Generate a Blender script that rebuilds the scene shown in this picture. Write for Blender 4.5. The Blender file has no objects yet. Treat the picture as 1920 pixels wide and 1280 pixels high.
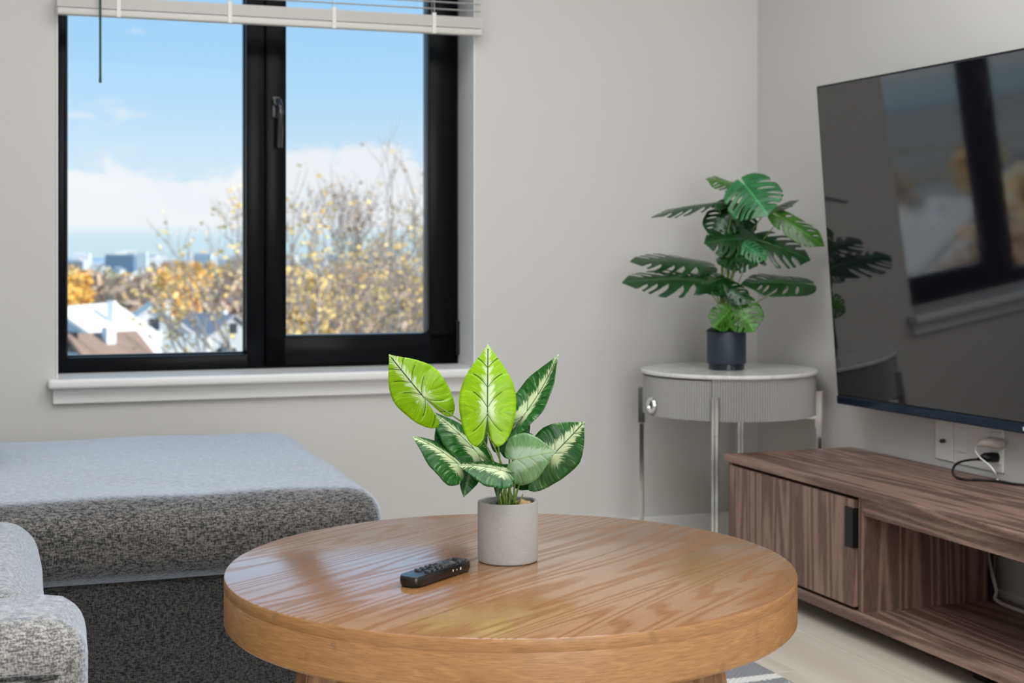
import bpy, bmesh, math, random
from mathutils import Vector, Matrix, noise

S = bpy.context.scene
COL = S.collection
PI = math.pi
F, HY, CX, CAMZ = 2700.0, 477.0, 960.0, 0.93        # focal length and horizon of the 1920x1280 picture

# ------------------------------------------------------------------ camera
cd = bpy.data.cameras.new('camera'); cam = bpy.data.objects.new('camera', cd); COL.objects.link(cam)
cam.location = (0, 0, CAMZ); cam.rotation_euler = (PI/2, 0, 0)
cd.sensor_width = 36; cd.lens = F/1920*36; cd.shift_y = -(640-HY)/1920
cd.clip_end = 20000; cd.clip_start = .05
cd.dof.use_dof = True; cd.dof.focus_distance = 2.25; cd.dof.aperture_fstop = 7.2
S.camera = cam

# ------------------------------------------------------------------ node expression helper
class X:
    def __init__(s, t, k): s.t, s.k = t, k
    def _m(s, op, *a):
        n = s.t.nodes.new('ShaderNodeMath'); n.operation = op
        for i, v in enumerate((s,)+a):
            if isinstance(v, X): s.t.links.new(v.k, n.inputs[i])
            else: n.inputs[i].default_value = v
        return X(s.t, n.outputs[0])
    def __add__(s, o): return s._m('ADD', o)
    def __sub__(s, o): return s._m('SUBTRACT', o)
    def __mul__(s, o): return s._m('MULTIPLY', o)
    def __truediv__(s, o): return s._m('DIVIDE', o)
    def abs(s): return s._m('ABSOLUTE')
    def fract(s): return s._m('FRACT')
    def lt(s, o): return s._m('LESS_THAN', o)
    def gt(s, o): return s._m('GREATER_THAN', o)
    def max(s, o): return s._m('MAXIMUM', o)
    def sin(s): return s._m('SINE')
    def step(s, a, b):
        n = s.t.nodes.new('ShaderNodeMapRange'); n.interpolation_type = 'SMOOTHSTEP'
        s.t.links.new(s.k, n.inputs[0])
        for i, v in ((1, a), (2, b)):
            if isinstance(v, X): s.t.links.new(v.k, n.inputs[i])
            else: n.inputs[i].default_value = v
        return X(s.t, n.outputs[0])
def vec(t, x=0., y=0., z=0.):
    n = t.nodes.new('ShaderNodeCombineXYZ')
    for i, v in enumerate((x, y, z)):
        if isinstance(v, X): t.links.new(v.k, n.inputs[i])
        else: n.inputs[i].default_value = v
    return n.outputs[0]
def coords(t, kind='Object'):
    c = t.nodes.new('ShaderNodeTexCoord'); s = t.nodes.new('ShaderNodeSeparateXYZ')
    t.links.new(c.outputs[kind], s.inputs[0])
    return [X(t, o) for o in s.outputs]
def noi(t, v, scale=1., detail=3., rough=.5, dist=0., dim='3D'):
    n = t.nodes.new('ShaderNodeTexNoise'); n.noise_dimensions = dim
    t.links.new(v, n.inputs['Vector']); n.inputs['Scale'].default_value = scale
    n.inputs['Detail'].default_value = detail; n.inputs['Roughness'].default_value = rough; n.inputs['Distortion'].default_value = dist
    return X(t, n.outputs[0])
def mixc(t, f, a, b):
    n = t.nodes.new('ShaderNodeMix'); n.data_type = 'RGBA'
    if isinstance(f, X): t.links.new(f.k, n.inputs[0])
    else: n.inputs[0].default_value = f
    for i, v in ((6, a), (7, b)):
        if isinstance(v, (tuple, list)): n.inputs[i].default_value = (*v[:3], 1)
        else: t.links.new(v, n.inputs[i])
    return n.outputs[2]
def new_mat(name):
    m = bpy.data.materials.new(name); m.use_nodes = True
    t = m.node_tree; b = t.nodes['Principled BSDF']
    return m, t, b
def bump(t, b, h, strength=.3, dist=.001):
    n = t.nodes.new('ShaderNodeBump'); n.inputs['Strength'].default_value = strength; n.inputs['Distance'].default_value = dist
    t.links.new(h.k, n.inputs['Height']); t.links.new(n.outputs[0], b.inputs['Normal'])
def plain(name, c, rough=.5, metal=0., var=.08, scale=30., coat=0., ior=1.5, bmp=0.):
    m, t, b = new_mat(name); x, y, z = coords(t)
    n = noi(t, vec(t, x, y, z), scale, 3)
    t.links.new(mixc(t, n, [v*(1-var) for v in c], [min(1, v*(1+var)) for v in c]), b.inputs['Base Color'])
    b.inputs['Roughness'].default_value = rough; b.inputs['Metallic'].default_value = metal
    b.inputs['Coat Weight'].default_value = coat; b.inputs['IOR'].default_value = ior
    if bmp: bump(t, b, n, bmp)
    return m

# ------------------------------------------------------------------ sky
w = bpy.data.worlds.new('sky'); S.world = w; w.use_nodes = True
t = w.node_tree; bg = t.nodes['Background']
gx, gy, gz = coords(t, 'Generated')
az = gx._m('ARCTAN2', gy)
ramp = t.nodes.new('ShaderNodeValToRGB'); t.links.new(gz.k, ramp.inputs[0])
cr = ramp.color_ramp
stops = [(0.0, (.57, .75, .84)), (.02, (.60, .79, .88)), (.045, (.64, .80, .90)), (.075, (.56, .75, .93)), (.11, (.44, .69, .93)), (.17, (.35, .62, .92)), (.45, (.30, .56, .90)), (1., (.22, .46, .84))]
while len(cr.elements) < len(stops): cr.elements.new(.5)
for e, (p, c) in zip(cr.elements, stops): e.position = p; e.color = (*c, 1)
band = noi(t, vec(t, az*9.0+3.1, 1.7, 0.), 1., 2, .5)                     # height of the cumulus tops by azimuth
fine = noi(t, vec(t, az*34.0, gz*60.0, 0.), 1., 6, .6)
top = band*.085+.020
cl = (gz+(fine-.5)*.065).step(top+.006, top-.006)*gz.step(.010, .022)
wisp = noi(t, vec(t, az*14.+7.3, gz*45.+2.2, 3.), 1., 6, .62).step(.60, .74)*gz.step(.06, .08)*.75
cloudc = mixc(t, noi(t, vec(t, az*20., gz*50., 5.), 1., 4), (.80, .82, .88), (.93, .92, .94))
t.links.new(mixc(t, (cl*.93).max(wisp), ramp.outputs[0], cloudc), bg.inputs[0])
bg.inputs[1].default_value = 1.04

# ------------------------------------------------------------------ sun (strikes the houses outside from the right; the window faces away from it)
sd = bpy.data.lights.new('sun', 'SUN'); sd.energy = 5.5; sd.angle = .009; sd.color = (1, .93, .82)
so = bpy.data.objects.new('sun', sd); COL.objects.link(so)
so.rotation_euler = Vector((-.86, .22, -.46)).to_track_quat('-Z', 'Y').to_euler()
# ------------------------------------------------------------------ added fill lights for the room, out of view
def area(name, loc, to, sx, sy, e, c):
    l = bpy.data.lights.new(name, 'AREA'); l.shape = 'RECTANGLE'; l.size = sx; l.size_y = sy; l.energy = e; l.color = c
    o = bpy.data.objects.new(name, l); COL.objects.link(o); o.location = loc
    o.rotation_euler = (Vector(to)-Vector(loc)).to_track_quat('-Z', 'Y').to_euler(); return o
area('ceiling_fill', (.15, 2.1, 2.44), (.15, 2.101, 0), 2.2, 2.4, 60, (.97, .985, 1))  # unseen overhead panel added to brighten the interior
area('rear_fill', (1.3, -1.45, 1.35), (.5, 2.6, .9), 1.9, 1.9, 52, (.97, .985, 1))  # added fill behind the camera; the front wall has no opening
S.view_settings.view_transform = 'Standard'; S.view_settings.look = 'None'
S.view_settings.gamma = 1; S.view_settings.use_curve_mapping = False; S.view_settings.exposure = 0.0

# ------------------------------------------------------------------ mesh helpers
def link(o, parent=None):
    COL.objects.link(o)
    if parent: o.parent = parent
    return o
def obj(name, bm, mat, parent=None, smooth=False, kind=None, label=None):
    bmesh.ops.recalc_face_normals(bm, faces=bm.faces) if not getattr(bm, 'keepn', False) else None
    me = bpy.data.meshes.new(name); bm.to_mesh(me); bm.free()
    if mat: me.materials.append(mat)
    if smooth:
        me.polygons.foreach_set('use_smooth', [True]*len(me.polygons))
        if smooth == 'auto': me.set_sharp_from_angle(angle=.6)
    o = bpy.data.objects.new(name, me); link(o, parent)
    if kind: o['kind'] = kind
    if label: o['label'] = label
    return o
def tag(o, label, cat, group=None, kind=None):
    o['label'] = label; o['category'] = cat
    if group: o['group'] = group
    if kind: o['kind'] = kind
    return o
def thing(name, label=None, cat=None, loc=(0, 0, 0), rz=0, group=None, kind=None):
    o = bpy.data.objects.new(name, None); COL.objects.link(o); o.location = loc; o.rotation_euler = (0, 0, rz); o.empty_display_size = .05
    if cat: tag(o, label, cat, group)
    if kind: o['kind'] = kind
    return o
def box(bm, x0, x1, y0, y1, z0, z1, bev=0., seg=2, M=None):
    r = bmesh.ops.create_cube(bm, size=1)
    vs = r['verts']
    for v in vs: v.co = Vector(((x0+x1)/2+v.co.x*(x1-x0), (y0+y1)/2+v.co.y*(y1-y0), (z0+z1)/2+v.co.z*(z1-z0)))
    if bev:
        es = list({e for v in vs for e in v.link_edges})
        nf = bmesh.ops.bevel(bm, geom=es, offset=bev, segments=seg, affect='EDGES', profile=.5)
        vs = list({v for f in nf['faces'] for v in f.verts} | {v for v in vs if v.is_valid})
    if M is not None:
        for v in vs: v.co = M @ v.co
    return vs
def bx(*a, **k): bm = bmesh.new(); box(bm, *a, **k); return bm
def lathe(prof, n=64, M=None, bm=None, mod=None):
    bm = bm or bmesh.new(); rings = []
    for (r, z) in prof:
        if r < 1e-6: rings.append([bm.verts.new((0, 0, z))])
        else: rings.append([bm.verts.new(((r if not mod else mod(r, i, n))*math.cos(2*PI*i/n), (r if not mod else mod(r, i, n))*math.sin(2*PI*i/n), z)) for i in range(n)])
    for a, b in zip(rings, rings[1:]):
        for i in range(n):
            j = (i+1) % n
            if len(a) == 1 and len(b) == 1: continue
            if len(a) == 1: bm.faces.new((a[0], b[j], b[i]))
            elif len(b) == 1: bm.faces.new((a[i], a[j], b[0]))
            else: bm.faces.new((a[i], a[j], b[j], b[i]))
    if M is not None:
        for r in rings:
            for v in r: v.co = M @ v.co
    return bm
def tube(bm, pts, r, n=8):
    pts = [Vector(p) for p in pts]; rr = r if isinstance(r, (list, tuple)) else [r]*len(pts)
    up = Vector((.13, .31, .94)); rings = []
    for i, p in enumerate(pts):
        d = (pts[min(i+1, len(pts)-1)]-pts[max(i-1, 0)]).normalized()
        a = d.cross(up)
        if a.length < .1: a = d.cross(Vector((1, 0, 0)))
        a.normalize(); b = d.cross(a)
        rings.append([bm.verts.new(p+(a*math.cos(2*PI*k/n)+b*math.sin(2*PI*k/n))*rr[i]) for k in range(n)])
    for A, B in zip(rings, rings[1:]):
        for k in range(n): bm.faces.new((A[k], A[(k+1) % n], B[(k+1) % n], B[k]))
    bm.faces.new(rings[0][::-1]); bm.faces.new(rings[-1])
    return bm
def smooth_path(ps, k=6):
    ps = [Vector(p) for p in ps]; out = []
    for i in range(len(ps)-1):
        p0, p1, p2, p3 = ps[max(i-1, 0)], ps[i], ps[i+1], ps[min(i+2, len(ps)-1)]
        for j in range(k):
            u = j/k
            out.append(.5*((2*p1)+(p2-p0)*u+(2*p0-5*p1+4*p2-p3)*u*u+(3*p1-p0-3*p2+p3)*u**3))
    return out+[ps[-1]]
def cushion(x0, x1, y0, y1, z0, z1, r, bulge=.02, n=26, sag=0., seed=0, side=.0):
    """soft box with rounded edges, bulging faces and slight unevenness"""
    bm = bmesh.new(); bmesh.ops.create_cube(bm, size=2)
    bmesh.ops.subdivide_edges(bm, edges=bm.edges[:], cuts=n, use_grid_fill=True)
    h = Vector(((x1-x0)/2, (y1-y0)/2, (z1-z0)/2)); c = Vector(((x0+x1)/2, (y0+y1)/2, (z0+z1)/2))
    for v in bm.verts:
        g = v.co.copy()
        g = Vector([math.copysign(abs(a)**.75, a) for a in g])
        p = Vector((g.x*h.x, g.y*h.y, g.z*h.z))
        q = Vector([max(-(h[i]-r), min(h[i]-r, p[i])) for i in range(3)])
        d = p-q
        if d.length > 1e-6: p = q+d.normalized()*r
        bz = (1-g.x**2)*(1-g.y**2)
        if g.z > 0: p.z += bulge*bz*g.z
        p.y += side*math.copysign((1-g.x**2)*(1-g.z**2)*abs(g.y), g.y); p.x += side*math.copysign((1-g.y**2)*(1-g.z**2)*abs(g.x), g.x)
        p += Vector([noise.noise((p+c)*5+Vector((seed, k*7, 0))) for k in range(3)])*.006
        v.co = p+c
    return bm
def extr(bm, poly, z0, z1):
    a = [bm.verts.new((x, y, z0)) for x, y in poly]; b = [bm.verts.new((x, y, z1)) for x, y in poly]
    bm.faces.new(a[::-1]); bm.faces.new(b)
    for i in range(len(a)): j = (i+1) % len(a); bm.faces.new((a[i], a[j], b[j], b[i]))
def at(px, py, Y): return Vector(((px-CX)/F*Y, Y, CAMZ-(py-HY)/F*Y))

# ------------------------------------------------------------------ wall frames: corner of back and right wall
C = Vector((.815, 4.78, 0))
TB = math.atan2(.3234, .9463)          # back wall: local +x right along the wall, +y outward
TR = math.atan2(-.9377, .3474)         # right wall: local +x towards the viewer, +y outward
def frame_x(px, yo, th=TB):
    """local x of the point that shows at column px on the plane local y = yo"""
    r = (px-CX)/F; ex = (math.cos(th), math.sin(th)); ey = (-math.sin(th), math.cos(th))
    return (r*(C.y+ey[1]*yo)-C.x-ey[0]*yo)/(ex[0]-r*ex[1])
def frame_Y(x, yo, th=TB): return C.y+math.sin(th)*x+math.cos(th)*yo
def frame_z(py, x, yo, th=TB): return CAMZ-(py-HY)/F*frame_Y(x, yo, th)
def loc2w(x, y, z=0, th=TB): return Vector((C.x+math.cos(th)*x-math.sin(th)*y, C.y+math.sin(th)*x+math.cos(th)*y, z))
def w2loc(X_, Y_, th=TB):
    a, b = X_-C.x, Y_-C.y
    return a*math.cos(th)+b*math.sin(th), -a*math.sin(th)+b*math.cos(th)

# ------------------------------------------------------------------ materials
def wall_mat(name, c, r=.85):
    m, t, b = new_mat(name); x, y, z = coords(t)
    n = noi(t, vec(t, x, y, z), 120, 4); g = noi(t, vec(t, x, y, z), 1.3, 2)
    t.links.new(mixc(t, g, [v*.985 for v in c], [v*1.015 for v in c]), b.inputs['Base Color'])
    b.inputs['Roughness'].default_value = r; bump(t, b, n, .12, .0006); return m
M_WALL = wall_mat('painted_wall', (.635, .625, .605))
M_CEIL = wall_mat('painted_ceiling', (.86, .86, .85))
M_TRIM = plain('white_trim_paint', (.83, .83, .82), .35, var=.02)
M_BLACK = plain('black_frame_powder_coat', (.003, .0035, .0045), .25, var=.1, scale=200, ior=1.2)
M_BLACKPL = plain('black_plastic', (.006, .006, .007), .35, ior=1.35)
M_CHROME = plain('chrome', (.78, .79, .80), .12, 1., var=.02)
M_WHITEPL = plain('white_plastic', (.78, .77, .74), .4, var=.02)
M_GREYPL = plain('beige_plastic', (.45, .41, .36), .5, var=.05)
M_BLIND = plain('blind_vinyl', (.66, .64, .61), .4, var=.03)

def wood(name, c_dark, c_mid, c_light, grain='x', rings=9., ys=(1.1, 9.), gloss=.4, coat=0., coat_ior=1.5, rot=0., fleck=1., bmp=.15, seed=0., cr=.12, ringw=1., lo=.95, hi=.25):
    """cathedral grain: contour lines of a stretched noise, plus fine pores along the grain"""
    m, t, b = new_mat(name); x, y, z = coords(t)
    if grain == 'z': x, z = z, x
    if grain == 'y': x, y = y, x
    if rot:
        c, s = math.cos(rot), math.sin(rot); x, y = x*c+y*s, y*c-x*s
    base = noi(t, vec(t, x*ys[0]+seed, y*ys[1], z*ys[1]), 1., 1.5, .5)
    wob = noi(t, vec(t, x*9., y*40., z*40.), 1., 2)
    ring = ((base*rings+wob*.12).fract()-.5).abs()*2.                       # 0..1 triangle
    line = ring.step(lo, hi)
    pores = noi(t, vec(t, x*26.+seed, y*520., z*520.), 1., 3, .7)
    broad = noi(t, vec(t, x*2.2, y*14.+seed, z*14.), 1., 3)
    c1 = mixc(t, broad, c_mid, c_light)
    k = (line*ringw*.75+pores.step(.42, .70)*.6*fleck)
    t.links.new(mixc(t, k._m('MINIMUM', 1.), c1, c_dark), b.inputs['Base Color'])
    b.inputs['Roughness'].default_value = gloss
    if coat:
        b.inputs['Coat Weight'].default_value = coat; b.inputs['Coat IOR'].default_value = coat_ior
        b.inputs['Coat Roughness'].default_value = cr+.06
        t.links.new(((line+pores.step(.5, .75)*.5)*-.92+1.).max(.05).k, b.inputs['Coat Weight'])
    hgt = pores*.5 if coat else line*-.7+pores*.35
    bump(t, b, hgt, bmp, .0012)
    if coat: t.links.new(b.inputs['Normal'].links[0].from_socket, b.inputs['Coat Normal'])
    return m
M_OAK_TOP = wood('oak_table_top', (.20, .088, .032), (.33, .155, .056), (.40, .20, .080), rings=17., ys=(.72, 9.), lo=.66, hi=.10, ringw=.7, gloss=.22, coat=1., coat_ior=2.1, rot=math.radians(53.5), bmp=.03, cr=.12)
M_OAK_TOP.node_tree.nodes['Principled BSDF'].inputs['IOR'].default_value = 1.5
def oak_edge():
    m, t, b = new_mat('oak_table_edge'); x, y, z = coords(t)
    a = y._m('ARCTAN2', x)
    pores = noi(t, vec(t, a*14., z*700., 0.), 1., 3, .65)
    broad = noi(t, vec(t, a*4., z*40., 4.), 1., 3)
    base = noi(t, vec(t, a*2.6, z*26., 9.), 1., 2)
    line = (((base*8.).fract()-.5).abs()*2.).step(.95, .5)
    blot = noi(t, vec(t, a*11., z*30., 14.), 1., 3).step(.60, .72)
    c1 = mixc(t, broad, (.47, .225, .068), (.62, .335, .125))
    c2 = mixc(t, pores.step(.4, .7)*.7, c1, (.28, .12, .035))
    c3 = mixc(t, line*.25, c2, (.30, .13, .04))
    t.links.new(mixc(t, blot*.4, c3, (.20, .12, .06)), b.inputs['Base Color'])
    b.inputs['Roughness'].default_value = .42; b.inputs['Coat Weight'].default_value = .35; b.inputs['Coat Roughness'].default_value = .3
    bump(t, b, pores, .35, .001); return m
M_OAK_EDGE = oak_edge()
M_OAK_LEG = wood('oak_leg', (.24, .11, .045), (.42, .22, .10), (.50, .28, .14), grain='z', rings=6., ys=(1., 14.), gloss=.45)
WAL = ((.105, .056, .045), (.27, .160, .130), (.36, .225, .188))
M_WAL_X = wood('walnut_lengthwise', *WAL, rings=7., ys=(.9, 13.), gloss=.42, fleck=.8, bmp=.08)
M_WAL_Z = wood('walnut_upright', *WAL, grain='z', rings=9., ys=(.6, 11.), gloss=.45, fleck=.9, bmp=.08, seed=4.)
M_WAL_RED = plain('walnut_end_panel', (.16, .062, .032), .45, var=.25, scale=20)
M_FLOOR = wood('pale_oak_plank', (.53, .48, .40), (.58, .53, .45), (.64, .59, .52), rings=2.5, ys=(.8, 12.), gloss=.35, fleck=.6, bmp=.04)

def fabric(name, d, l, sheen=.7, k=1., coat_ior=1.5, tint=(.75, .85, 1.)):
    m, t, b = new_mat(name); x, y, z = coords(t)
    wA = noi(t, vec(t, x*75.*k, y*75.*k, z*330.*k), 1., 2, .6)                 # horizontal threads
    wB = noi(t, vec(t, x*330.*k, y*330.*k, z*75.*k), 1., 2, .6)               # upright threads
    wC = noi(t, vec(t, x*420., y*420., z*420.), 1., 2, .6)
    v = (wA*.42+wB*.30+wC*.28).step(.41, .61)
    big = noi(t, vec(t, x*6., y*6., z*6.), 1., 3)
    lt = mixc(t, big, [c*.85 for c in l], [c*1.12 for c in l])
    lw = t.nodes.new('ShaderNodeLayerWeight'); lw.inputs[0].default_value = .5          # pale grazing-angle sheen painted into the base colour
    painted_sheen = X(t, lw.outputs['Facing']).step(.45, .88)*(v*.35+.65)
    t.links.new(mixc(t, painted_sheen*(.80 if sheen >= 1 else .35), mixc(t, v, d, lt), (.66, .71, .78)), b.inputs['Base Color'])
    b.inputs['Roughness'].default_value = .9; b.inputs['Specular IOR Level'].default_value = .2
    t.links.new((v*.8+.2).k, b.inputs['Coat Weight']); b.inputs['Coat IOR'].default_value = coat_ior; b.inputs['Coat Roughness'].default_value = .55   # coat shines at grazing angles
    b.inputs['Sheen Weight'].default_value = sheen; b.inputs['Sheen Roughness'].default_value = .4; b.inputs['Sheen Tint'].default_value = (*tint, 1)
    bump(t, b, v, .5, .002); t.links.new(b.inputs['Normal'].links[0].from_socket, b.inputs['Coat Normal']); return m
M_FAB = fabric('shaded_grey_weave', (.008, .0075, .007), (.16, .147, .135), 1., 1.25, 1.7)  # darker copy of the sofa fabric: chaise shade put into the colour
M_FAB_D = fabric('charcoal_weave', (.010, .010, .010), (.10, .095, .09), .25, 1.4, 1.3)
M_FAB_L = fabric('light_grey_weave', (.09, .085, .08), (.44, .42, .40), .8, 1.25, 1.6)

def glass_mat():
    m, t, b = new_mat('window_glass'); t.nodes.remove(b)
    out = t.nodes['Material Output']; tr = t.nodes.new('ShaderNodeBsdfTransparent'); gl = t.nodes.new('ShaderNodeBsdfGlossy')
    gl.inputs['Roughness'].default_value = .0; tr.inputs[0].default_value = (.985, .995, .99, 1)
    fr = t.nodes.new('ShaderNodeFresnel'); fr.inputs[0].default_value = 1.12; mx = t.nodes.new('ShaderNodeMixShader')
    t.links.new(fr.outputs[0], mx.inputs[0]); t.links.new(tr.outputs[0], mx.inputs[1]); t.links.new(gl.outputs[0], mx.inputs[2])
    t.links.new(mx.outputs[0], out.inputs[0]); return m
M_GLASS = glass_mat()

# ================================================================== ROOM
CE = 2.45
OX0, OX1 = frame_x(108, 0), frame_x(888, 0)
OZ0, OZ1 = .575, 1.98
RD = .165                                                            # depth of the reveal
LW = -3.75                                                           # left wall (back-wall frame x)
wb = thing('wall_back', kind='structure', loc=(C.x, C.y, 0), rz=TB)
bm = bmesh.new()
TH = .24
box(bm, LW-.12, OX0, 0, TH, 0, CE); box(bm, OX1, .12, 0, TH, 0, CE)
box(bm, OX0, OX1, 0, TH, 0, OZ0); box(bm, OX0, OX1, 0, TH, OZ1, CE)
obj('plaster', bm, M_WALL, wb)
wr = obj('wall_right', bx(-.02, 6.7, 0, .12, 0, CE), M_WALL, kind='structure'); wr.location = C; wr.rotation_euler = (0, 0, TR)
pl = loc2w(LW, 0)
wl = obj('wall_left', bx(-.3, 6.9, -.12, 0, 0, CE), M_WALL, kind='structure'); wl.location = pl; wl.rotation_euler = (0, 0, TR)
f0 = loc2w(6.5, 0, 0, TR)
wf = obj('wall_front', bx(-4.2, .4, -.12, 0, 0, CE), M_WALL, kind='structure'); wf.location = f0; wf.rotation_euler = (0, 0, TB)
ce = obj('ceiling', bx(-4.4, .6, -7.2, .3, CE, CE+.12), M_CEIL, kind='structure'); ce.location = C; ce.rotation_euler = (0, 0, TB)
# floor of planks running along the right wall
fl = thing('floor', kind='structure', loc=(C.x, C.y, 0), rz=TR)
obj('underlay', bx(-.6, 6.9, -4.2, .3, -.06, -.016), plain('floor_underlay', (.25, .22, .18), .8), fl)
rnd = random.Random(5)
pm = obj('plank', bx(0, 1.497, 0, .1885, -.014, 0, bev=.0012, seg=1), M_FLOOR, fl)
pm.location = (-.55, .06, 0)
first = True
for r in range(22):
    x = -.55-rnd.random()*1.2
    while x < 6.6:
        if not first:
            p = pm.copy(); COL.objects.link(p); p.parent = fl
        else: p = pm; first = False
        p.location = (x, .05-.19*(r+1)+.0, rnd.random()*.0004); x += 1.499
# baseboards
bb = obj('baseboard_back', bx(LW, .0, -.014, 0, 0, .085, bev=.003), M_TRIM, kind='structure'); bb.location = C; bb.rotation_euler = (0, 0, TB)
bb = obj('baseboard_right', bx(0.015, 6.5, -.014, 0, 0, .085, bev=.003), M_TRIM, kind='structure'); bb.location = C; bb.rotation_euler = (0, 0, TR)
# reveal, sill and apron
tr = thing('trim_1', kind='structure', loc=(C.x, C.y, 0), rz=TB)
obj('reveal', bx(OX1-.001, OX1+.004, -.004, RD+.02, OZ0, OZ1, bev=.002), M_TRIM, tr)
obj('reveal', bx(OX0-.004, OX0+.001, -.004, RD+.02, OZ0, OZ1, bev=.002), M_TRIM, tr)
obj('head_reveal', bx(OX0, OX1, -.004, RD+.02, OZ1-.001, OZ1+.004), M_TRIM, tr)
SX0 = frame_x(90, -.055)
bm = bx(SX0, OX1+.028, -.055, 0, OZ0-.022, OZ0+.006, bev=.009, seg=4); box(bm, OX0+.0, OX1-.0, -.012, RD+.02, OZ0-.012, OZ0+.006)
obj('sill', bm, M_TRIM, tr, smooth='auto')
AX0 = frame_x(99, -.018)
obj('apron', bx(AX0, OX1+.014, -.018, 0, OZ0-.066, OZ0-.02, bev=.003), M_TRIM, tr)

# ================================================================== WINDOW
wn = thing('window_1', kind='structure', loc=(C.x, C.y, 0), rz=TB)
yf = RD
def fx(px, yo=None): return frame_x(px, yf if yo is None else yo)
zb = OZ0+.006; zt = OZ1
def bar(bm, x0, x1, z0, z1, y0, y1, bev=.003): box(bm, x0, x1, y0, y1, z0, z1, bev=bev, seg=2)
xL0, xL1, xM0, xM1, xR = fx(108), fx(125), fx(462), fx(497), fx(860)
gzb = frame_z(667, fx(300), yf)
bm = bmesh.new()
bar(bm, OX0-.002, xL1, zb, zt, yf, yf+.07); bar(bm, xM0, xM1+.01, zb, zt, yf, yf+.07)
bar(bm, fx(856), OX1+.002, zb, zt, yf, yf+.07)
bar(bm, OX0, OX1, zb, gzb, yf, yf+.07); bar(bm, OX0, OX1, zt-.06, zt, yf, yf+.07)
obj('window_frame', bm, M_BLACK, wn, smooth='auto')
# glazing beads of the fixed light
bm = bmesh.new()
bar(bm, xL1-.001, xL1+.004, gzb, zt-.06, yf+.035, yf+.06, .001); bar(bm, xM0-.004, xM0+.001, gzb, zt-.06, yf+.035, yf+.06, .001)
bar(bm, xL1, xM0, gzb-.001, gzb+.005, yf+.035, yf+.06, .001)
obj('glazing_bead', bm, M_BLACK, wn)
obj('pane', bx(xL1-.004, xM0+.004, yf+.052, yf+.056, gzb-.004, zt-.05), M_GLASS, wn)
# opening sash, proud of the frame
sh = thing('sash', loc=(0, 0, 0)); sh.parent = wn; ys = yf-.012
sx0, sx1, sx2, sx3 = frame_x(497, ys), frame_x(537, ys), frame_x(804, ys), frame_x(857, ys)
sz0 = frame_z(683, frame_x(620, ys), ys); sz1 = frame_z(627, frame_x(650, ys), ys)
bm = bmesh.new()
bar(bm, sx0+.002, sx1, sz0, zt-.02, ys, ys+.07, .004); bar(bm, sx2, sx3, sz0, zt-.02, ys, ys+.07, .004)
bar(bm, sx0+.002, sx3, sz0, sz1, ys, ys+.07, .004); bar(bm, sx0+.002, sx3, zt-.09, zt-.02, ys, ys+.07, .004)
obj('sash_frame', bm, M_BLACK, sh, smooth='auto')
obj('pane', bx(sx1-.005, sx2+.005, ys+.052, ys+.056, sz1-.005, zt-.085), M_GLASS, sh)
# handle
hx = frame_x(517, ys); hz = frame_z(192, hx, ys)
bm = bx(hx-.014, hx+.014, ys-.008, ys, hz-.05, hz+.02, bev=.005, seg=3)
lathe([(0, 0), (.013, 0), (.013, .03), (0, .03)], 20, Matrix.Translation((hx, ys-.006, hz)) @ Matrix.Rotation(PI/2, 4, 'X'), bm)
tube(bm, smooth_path([(hx+.002, ys-.032, hz+.005), (hx+.006, ys-.045, hz-.02), (hx+.006, ys-.050, hz-.07), (hx+.004, ys-.046, hz-.125), (hx+.003, ys-.044, hz-.14)]), .009, 10)
obj('handle', bm, plain('handle_satin_black', (.02, .022, .026), .25), sh, smooth='auto')
obj('hinge', bx(sx3-.006, sx3+.006, ys-.01, ys+.002, sz0+.02, sz0+.13, bev=.003), M_BLACKPL, sh)

# ================================================================== BLIND
bl = thing('window_blind', 'white slatted blind raised to the top of the black window', 'blind', (C.x, C.y, 0), TB)
by = -.045
b0, b1 = frame_x(107, by-.012), frame_x(905, by-.012)
zr = 1.600
obj('bottom_rail', bx(b0, b1, by-.013, by+.013, zr, zr+.020, bev=.004, seg=3), M_BLIND, bl, smooth='auto')
def slat_mesh(tilt, tk=.0006):
    bm = bmesh.new(); n = 6; rows = []
    for i in range(n+1):
        u = i/n-.5; y = u*.025; z = .0022*(1-4*u*u)
        c, s = math.cos(tilt), math.sin(tilt)
        rows.append((y*c-z*s, y*s+z*c))
    for th, ss in ((0, 1),):
        top = [[bm.verts.new((x, by+y, z)) for (y, z) in rows] for x in (b0, b1)]
        bot = [[bm.verts.new((x, by+y, z-tk)) for (y, z) in rows] for x in (b0, b1)]
        for i in range(n):
            bm.faces.new((top[0][i], top[1][i], top[1][i+1], top[0][i+1])); bm.faces.new((bot[0][i+1], bot[1][i+1], bot[1][i], bot[0][i]))
        for i in (0, n): bm.faces.new((top[0][i], bot[0][i], bot[1][i], top[1][i]))
    return bm
sp = obj('slat', slat_mesh(0, .0024), M_BLIND, bl); sp.location = (0, 0, zr+.024)
for k in range(1, 11):
    q = sp.copy(); COL.objects.link(q); q.parent = bl; q.location = (0, 0, zr+.024+.0030*k)
so_ = obj('slat', slat_mesh(.05), M_BLIND, bl); z = zr+.076; so_.location = (0, 0, z)
while z < 1.96:
    z += .0215; q = so_.copy(); COL.objects.link(q); q.parent = bl; q.location = (0, 0, z)
obj('headrail', bx(b0, b1, by-.022, by+.022, 1.985, 2.025, bev=.003), M_BLIND, bl)
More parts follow.
